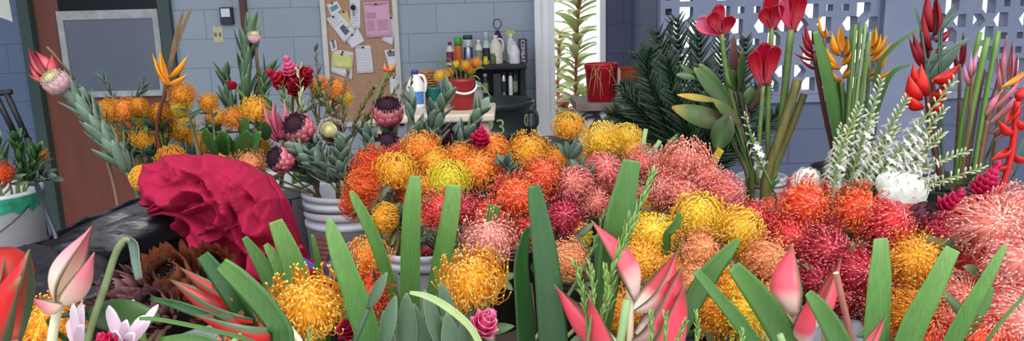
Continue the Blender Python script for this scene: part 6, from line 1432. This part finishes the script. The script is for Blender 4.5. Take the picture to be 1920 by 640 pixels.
strap([(1685, 690, 52), (1712, 610, 50), (1748, 540, 42), (1772, 490, 34), (1786, 466, 28)], .98, 'slanting bright strap leaf with a square cut top', ridge=.05)
strap([(1765, 680, 34), (1805, 600, 34), (1845, 530, 26), (1870, 485, 18), (1884, 461, 10)], 1.0, 'long slanting bright strap leaf tapering towards the corner', ridge=.04)
strap([(1780, 680, 30), (1815, 615, 30), (1845, 570, 22), (1860, 538, 8)], 1.03, 'dark strap leaf just behind the long slanting one', STRAPM)
strap([(1850, 640, 7), (1880, 600, 7), (1930, 545, 5)], .95, 'thin green leaf edge in the bottom corner', STRAPM)
strap([(1120, 600, 20), (1130, 500, 34), (1120, 440, 14)], 1.3, 'dark leaf in shade behind the pink heliconia tip', STRAPD)
strap([(1250, 440, 14), (1268, 420, 16), (1274, 398, 6)], 1.45, 'small dark green leaf between the yellow pincushions', STRAPM)
# arching grass-like leaf over the rosette
strap([(905, 655, 12), (880, 612, 14), (838, 576, 15), (800, 556, 12), (768, 549, 6)], .9, 'pale arching leaf over the grey green rosette', mat('pale_arch_leaf', (150, 166, 112), .45, var=.12), down=False)
# cut brown stick and small cut stems
b = MB(); pts = PT([(1602, 680), (1590, 610), (1568, 514)], .9); b.tube(pts, SZ(12, pts[0]) / 2, 12); st_ = b.build('cut_stick', mat('reddish_twig', (142, 84, 70), .5, var=.15, scale=20, stretch=(5, 5, .5)))
tag(st_, 'reddish brown cut stick rising beside the pointed heliconia', 'stem'); b = MB(); T = (pts[2] - pts[1]).normalized(); b.lathe([(0, .001), (SZ(12, pts[0]) / 2 * .86, .001), (SZ(12, pts[0]) / 2 * .8, .0016), (0, .0016)], 14, pts[2], T); b.build('pale_cut_face', mat('pale_pith', (206, 216, 168), .6), st_)
for x0, y0, x1, y1, w, lb in ((1482, 680, 1462, 628, 13, 'pale green cut stem end at the lower edge beside the strap leaves'), (1155, 690, 1176, 563, 16, 'green cut stem in front of the pink heliconia'), (330 + 85, 660, 452, 628, 9, 'tiny pale green cut stem at the lower edge under the red bract')):
    b = MB(); pts = PT([(x0, y0), ((x0 + x1) / 2, (y0 + y1) / 2), (x1, y1)], .88); b.tube(pts, SZ(w, pts[0]) / 2, 12); tag(b.build('green_stalk', mat('pale_green_stem', (132, 158, 104), .45, var=.1)), lb, 'stem')

# ------------------------------------------------------------------ heliconias in front
helico('large pink heliconia with green edged bracts in the lower middle', [
 (1186, 560, 1108, 414, 68, -.7, .5, .02, .0), (1186, 580, 1270, 470, 70, -.55, .8, .1, .02), (1186, 630, 1278, 500, 86, -.6, .7, .06, -.04), (1196, 680, 1284, 530, 90, -.6, .7, .04, -.08),
 (1170, 650, 1040, 534, 72, .6, .8, .04, -.02), (1175, 690, 1103, 552, 70, .75, .6, .0, -.08)], 1.0, HP, [(1176, 700), (1182, 600), (1176, 500)], sw=13)
helico('pointed pink heliconia with a white stalk beside the cut brown stick', [(1496, 590, 1486, 458, 84, .9, .2, .0, .02), (1498, 620, 1576, 486, 52, -.6, .8, .08, -.02), (1497, 640, 1520, 552, 40, -.2, .8, .02, -.06)], 1.0, HP, [(1512, 700), (1500, 640), (1494, 570)], sw=20)
helico('deep red heliconia with dark green edges in the bottom corner', [(30, 660, 56, 470, 92, .75, .25, -.02, -.05), (12, 640, 8, 488, 40, .6, .3, .0, .03), (-10, 650, 40, 520, 90, .8, .4, .0, -.1)], .85, HR, [(20, 720), (25, 640)], sw=16)
helico('pale pink heliconia bud standing in front of the black tub', [(112, 566, 172, 426, 66, .5, .3, -.02, 0), (118, 568, 176, 474, 46, -.3, .9, .05, -.04), (120, 566, 60, 560, 44, 0, .95, .05, -.03)], .95, HPL, [(90, 720), (100, 620), (114, 560)], sw=18)
helico('red heliconia lying sideways with a long pale tipped bract', [(535, 606, 366, 590, 78, .1, 1, .06, -.05), (480, 596, 318, 524, 62, .2, 1, -.02, .05), (440, 560, 335, 500, 30, .3, .9, .0, .08), (465, 590, 388, 478, 54, .7, .6, .0, .1)], .98, HR, [(600, 720), (560, 640), (520, 596)], sw=14) 
helico('small pink heliconia tip at the lower edge under the upright strap leaf', [(1600, 680, 1660, 592, 26, -.5, .8, .05, 0)], .8, HP, [(1560, 740), (1600, 680)], sw=10)

# ------------------------------------------------------------------ light green needle sprigs
NG = mat('fresh_green_needles', [(0, (96, 140, 66)), (.7, (140, 178, 96)), (1, (176, 184, 120))], .45, var=.1, transl=.25)
for k, (q, n_, L_1, W_, Y_, lb) in enumerate((
 ([(1128, 600), (1150, 500), (1185, 420), (1222, 330)], 74, 36, 6, .97, 'long light green needle sprig crossing the widest strap leaf'),
 ([(1135, 600), (1165, 480), (1178, 420)], 34, 34, 6, .99, 'light green needle sprig along the strap leaf edge'),
 ([(1100, 600), (1092, 545), (1080, 498)], 20, 26, 7, .94, 'tufted light green sprig at the side of the pink heliconia'),
 ([(1108, 600), (1112, 550), (1108, 505)], 20, 26, 7, .93, 'tufted light green sprig next to the outer tuft'),
 ([(1118, 610), (1136, 560), (1134, 506)], 20, 26, 7, .95, 'tufted light green sprig just before the strap leaf'),
 ([(1085, 520), (1110, 470), (1132, 400)], 12, 20, 5, 1.05, 'thin green sprig behind the heliconia tip'),
 ([(1220, 680), (1222, 630), (1221, 592)], 12, 24, 7, .84, 'small upright green sprig at the lower edge, first in the row'),
 ([(1246, 680), (1248, 630), (1246, 594)], 12, 24, 7, .84, 'small upright green sprig at the lower edge, second in the row'),
 ([(1262, 680), (1270, 640), (1282, 610)], 12, 24, 7, .85, 'small green sprig at the lower edge leaning to the striped leaf'),
 ([(1305, 680), (1308, 630), (1306, 592)], 16, 26, 7, .85, 'small upright green sprig at the lower edge under the striped leaf'),
 ([(1360, 680), (1385, 650), (1392, 625)], 10, 22, 6, .85, 'tiny green sprig tip at the lower edge beneath the dark strap leaf'),
 ([(555, 660), (575, 640), (580, 620)], 8, 20, 6, .95, 'tiny green sprig below the big golden pincushion'))):
    leaf_stem(q, Y_, lb, n_, L_1, W_, NG, name='needle_sprig', seed=120 + k, ang=22, group='light green needle sprigs in front', fold=.4, bend=.1, taper=.3, sw=.0022)

# ------------------------------------------------------------------ lower edge: rosette, lilies, gingers, leaves
ROS = mat('rosette_leaf', [(0, (62, 84, 62)), (1, (92, 118, 92))], .45, var=.12, scale=14, transl=.1, edge=((126, 140, 104), .93))
for k, (bx, by, tx, ty, w, tl, lb) in enumerate(((715, 660, 742, 556, 34, -.5, 'outer grey green rosette leaf beside the broad bright strap leaf'), (765, 680, 762, 552, 38, 0, 'tallest grey green rosette leaf in the middle'), (800, 690, 776, 572, 34, .4, 'grey green oval rosette leaf with a dark dot'), (812, 690, 806, 584, 32, .2, 'oval rosette leaf below the arching pale leaf'), (850, 690, 838, 588, 36, .4, 'rosette leaf close to the golden pincushion'), (735, 690, 720, 585, 34, -.4, 'rosette leaf low beside the bright strap leaf'), (870, 680, 868, 600, 26, .5, 'small rosette leaf beside the pink ginger'), (780, 700, 744, 610, 34, -.2, 'lowest rosette leaf at the lower edge'), (830, 660, 796, 545, 30, .6, 'rosette leaf behind the arching pale leaf'), (690, 580, 725, 512, 24, -.3, 'small rosette leaf under the narrow strap leaf'), (850, 620, 826, 530, 26, .2, 'dark rosette leaf at the foot of the square cut strap'))):
    pleaf(lb, (bx, by), (tx, ty), w, .93 + .02 * (k % 4), ROS, tilt=tl, group='grey green rosette leaves at the lower edge', name='rosette_leaf', bend=.12)
ginger(912, 602, 72, 70, .95, .35, .65, PKG, 'bright pink ginger flower below the golden pincushion', rings=6, per=7, pw=.62, seed=9)
LIL = mat('lily_pale_pink', [(0, (236, 170, 190)), (.5, (240, 212, 226)), (1, (238, 226, 240))], .45, var=.05, transl=.25)
def lily(label, cx, cy, petals, Y, heart=True):
    p = P(cx, cy, Y); t = thing('lily_flower', label, 'flower', p, 'pale pink lily flowers at the lower edge')
    for tx, ty, w, dy in petals:
        c = P(tx, ty, Y + dy); d = c - p; b = MB(); b.leaf(p, d, d.length, SZ(w, p), BACK, bend=.05, fold=.5, n=10, prof=lambda q: max(.1, (.4 + .6 * sin(pi * min(1, q * .8 + .1))) * (1 if q < .8 else sqrt(max(0, 1 - ((q - .8) / .2) ** 2))))); b.build('petal', LIL, t, solid=.002)
    b = MB(); b.tube(to_foot(p, UPV), .005, 6); b.build('stem', STEMG, t)
lily('pale pink lily with many upright petals between bent stem and dark leaf', 235, 655, [(206, 572, 24, 0), (240, 598, 22, -.02), (272, 592, 22, .02), (298, 572, 16, .03), (285, 600, 14, -.02), (222, 616, 26, -.05), (258, 622, 24, -.05)], .9)
lily('pale pink lily petals beside the golden corner pincushion', 150, 660, [(140, 568, 18, 0), (155, 566, 18, .02), (158, 606, 22, -.03), (132, 600, 20, .02)], .92)
lily('small pale pink lily petals tip behind the dark green leaf', 262, 605, [(243, 565, 18, .02), (250, 562, 16, 0), (262, 590, 22, -.02), (240, 590, 14, -.01)], 1.05)
ginger(196, 642, 62, 50, .84, 0, .7, MAG, 'small magenta ginger heart in front of the lily petals', rings=5, per=7, seed=11)
ginger(650, 612, 60, 60, 1.15, -.1, .5, MAG, 'dark red ginger cone behind the big golden pincushion', rings=6, per=8, seed=12, pw=.6)
helico('red pointed bud seen between the two strap leaves', [(704, 560, 700, 500, 30, .4, .3, 0), (708, 560, 716, 525, 22, -.5, .5, .05)], 1.35, HR, [(706, 600), (704, 560)], sw=8, name='red_bud')
pleaf('dark green leaf lying across behind the pale lilies', (160, 590), (300, 595), 62, .98, DGREEN, tilt=-.1, group='leaves at the lower edge', bend=.02)
pleaf('small oval green leaf beside the dark red ginger cone', (668, 600), (640, 574), 26, 1.12, GLOSS, group='leaves at the lower edge')
b = MB(); pts = spline(PT([(150, 700), (172, 610), (196, 540), (216, 478), (232, 452), (246, 450)], .88), 5); b.tube(pts, [SZ(13, pts[0]) / 2] * (len(pts) - 6) + [SZ(10, pts[0]) / 2] * 6, 10); bs = b.build('bent_stalk', mat('scuffed_green_stem', (112, 126, 84), .5, var=.25, scale=40)); tag(bs, 'bent green stem with a drooping leaf in front of the black tub', 'stem')
b = MB(); b.ribbon(spline(PT([(240, 449), (252, 460), (256, 490), (262, 524)], .88, .86), 4), [SZ(w, pts[0]) for w in lerps([8, 18, 16, 12], 4)], BACK, .5, 4); b.build('drooping_leaf', GDARK, bs, solid=.001)
strap([(560, 690, 8), (470, 640, 9), (390, 618, 9), (300, 600, 8), (262, 598, 6)], .86, 'long thin green leaf stalk along the lower edge', STRAPM, down=False)
strap([(500, 680, 22), (420, 610, 22), (340, 575, 18), (282, 560, 6)], .95, 'long dark green leaf under the red heliconia bract', STRAPD)
strap([(460, 690, 30), (380, 640, 26), (300, 640, 14)], .9, 'green leaf flat along the lower edge by the lilies', STRAPM, down=False)
stand(420, 650, TZ, .3, .13, WPL2, 'pale grey white bucket under the sideways red heliconia', ribs=1, handle=False)
# shiny things in the basket
bp2 = P(652, 500, 1.45); t = thing('crumpled_wrapper', 'crumpled black and white plastic wrapper in the dark basket', 'wrapper', bp2); b = MB()
b.lathe([(0, -.05), (.03, -.045), (.045, 0), (.035, .03), (0, .045)], 22, bp2, Vector((.6, 0, 1)).normalized())
for i, v in enumerate(b.v): b.v[i] = v + (v - bp2) * (.5 * noise.noise(v * 45))
b.build('wrapper_film', mat('wrapper', (70, 66, 92), .2, var=.9, scale=25, spec=.8), t); b = MB(); b.box((-.004, -.002, -.04), (.004, .002, .05), R=Matrix.Rotation(-.9, 3, 'Y'), c=P(584, 498, 1.5)); tag(b.build('blue_strip', MK('blue_strip', (50, 90, 170), .4), smooth=False), 'short blue plastic strip beside the dark basket', 'strip')

# ------------------------------------------------------------------ outside the doorway
TIG = mat('outside_leaf', [(0, (170, 110, 100)), (.3, (160, 176, 110)), (1, (196, 206, 150))], .5, var=.2, transl=.35)
TIR = mat('outside_leaf_red', [(0, (170, 90, 100)), (.6, (180, 120, 110)), (1, (180, 180, 120))], .5, var=.25, transl=.3)
for k, (q, Y_, n_, L_1, m_, lb) in enumerate(([((1082, 300), (1080, 120), (1088, -30)), 6.6, 90, 46, TIG, 'tall leafy ti plant with a reddish stem outside the doorway'], [((1060, 300), (1056, 240), (1058, 190)), 7.2, 40, 36, TIR, 'low red leaved plant at the doorway frame outside'], [((1098, 300), (1096, 230), (1102, 170)), 6.9, 40, 34, TIG, 'bushy green plant outside behind the tall ti plant'], [((1048, 300), (1046, 160), (1050, 60)), 8.0, 40, 34, TIG, 'slender green plant outside close to the white frame'])):
    pts = spline(PT(list(q), Y_), 6); t = thing('ti_plant', lb, 'plant', Vector((pts[0].x, pts[0].y, -.05)), 'plants outside the doorway')
    full = [Vector((pts[0].x, pts[0].y, -.05))] + pts; b = MB(); b.tube(full, .013, 7); b.build('stem', mat('ti_stem', (140, 80, 70), .6, var=.2), t)
    b = MB(); leafy(b, full, n_, SZ(L_1 * 2.0, pts[0]), SZ(20, pts[0]), 55, .1, 1, seed=k + 200, bend=-.5, taper=.1); b.build('leaf', m_, t)

FREE = [(Vector(RM[o.name].translation), o['label']) for o in PINS]
FIL = [(756, 440, 748, 400), (775, 470, 782, 430), (700, 440, 704, 402), (820, 480, 812, 446), (880, 380, 880, 356), (905, 470, 880, 440), (1000, 470, 992, 440), (1100, 340, 1090, 318), (1050, 480, 1036, 440), (1240, 480, 1250, 440), (1290, 500, 1280, 470), (1340, 560, 1345, 520), (1380, 540, 1370, 500), (1430, 560, 1424, 520),
       (1480, 560, 1470, 520), (1490, 420, 1470, 396), (1560, 440, 1552, 410), (1650, 500, 1646, 470), (1660, 580, 1650, 540), (1760, 520, 1764, 484), (1810, 620, 1806, 590), (1870, 560, 1866, 520), (1200, 420, 1196, 386), (950, 330, 948, 306), (285, 310, 280, 285), (300, 300, 318, 285), (370, 300, 352, 285), (250, 300, 240, 280), (300, 250, 288, 232), (395, 260, 400, 242)]
for k, (bx, by, tx, ty) in enumerate(FIL):
    Y_ = 2.75 if k >= 24 else (1.95 if by < 450 else (1.7 if by < 510 else 1.45))
    lb_ = 'dark leafy shoot beneath the ' + FREE.pop(min(range(len(FREE)), key=lambda i: (FREE[i][0] - P(tx, ty, Y_)).length))[1]
    leaf_stem([(bx, by), ((bx + tx) / 2 + 3, (by + ty) / 2), (tx, ty)], Y_, ' '.join(lb_.split()[:16]), 12, 40, 14, GDARK, name='leafy_shoot', seed=300 + k, ang=55, group='dark leafy shoots between the pincushions', s0=0)
for k, (x, y, bx, by) in enumerate(((1578, 300, 1566, 400), (1592, 280, 1574, 400), (1600, 260, 1580, 400), (1620, 300, 1590, 405), (1640, 300, 1596, 405), (1560, 300, 1552, 400), (1660, 310, 1600, 405), (1612, 250, 1584, 400), (1680, 320, 1610, 405))):
    b = MB(); pts = PT([(bx, by), ((x + bx) / 2 - 3, (y + by) / 2), (x, y)], 2.12); b.ribbon(spline([pts[0] + Vector((0, 0, -.15))] + pts, 3), [SZ(6, pts[0])] * 9 + [SZ(1.5, pts[0])], BACK, .3, 2)
    tag(b.build('grass_blade', mat('tuberose_leaf', (92, 122, 72), .5, var=.15, transl=.15), solid=.0006), 'narrow green leaf among the tuberose stems', 'leaf', 'narrow leaves among the tuberoses')
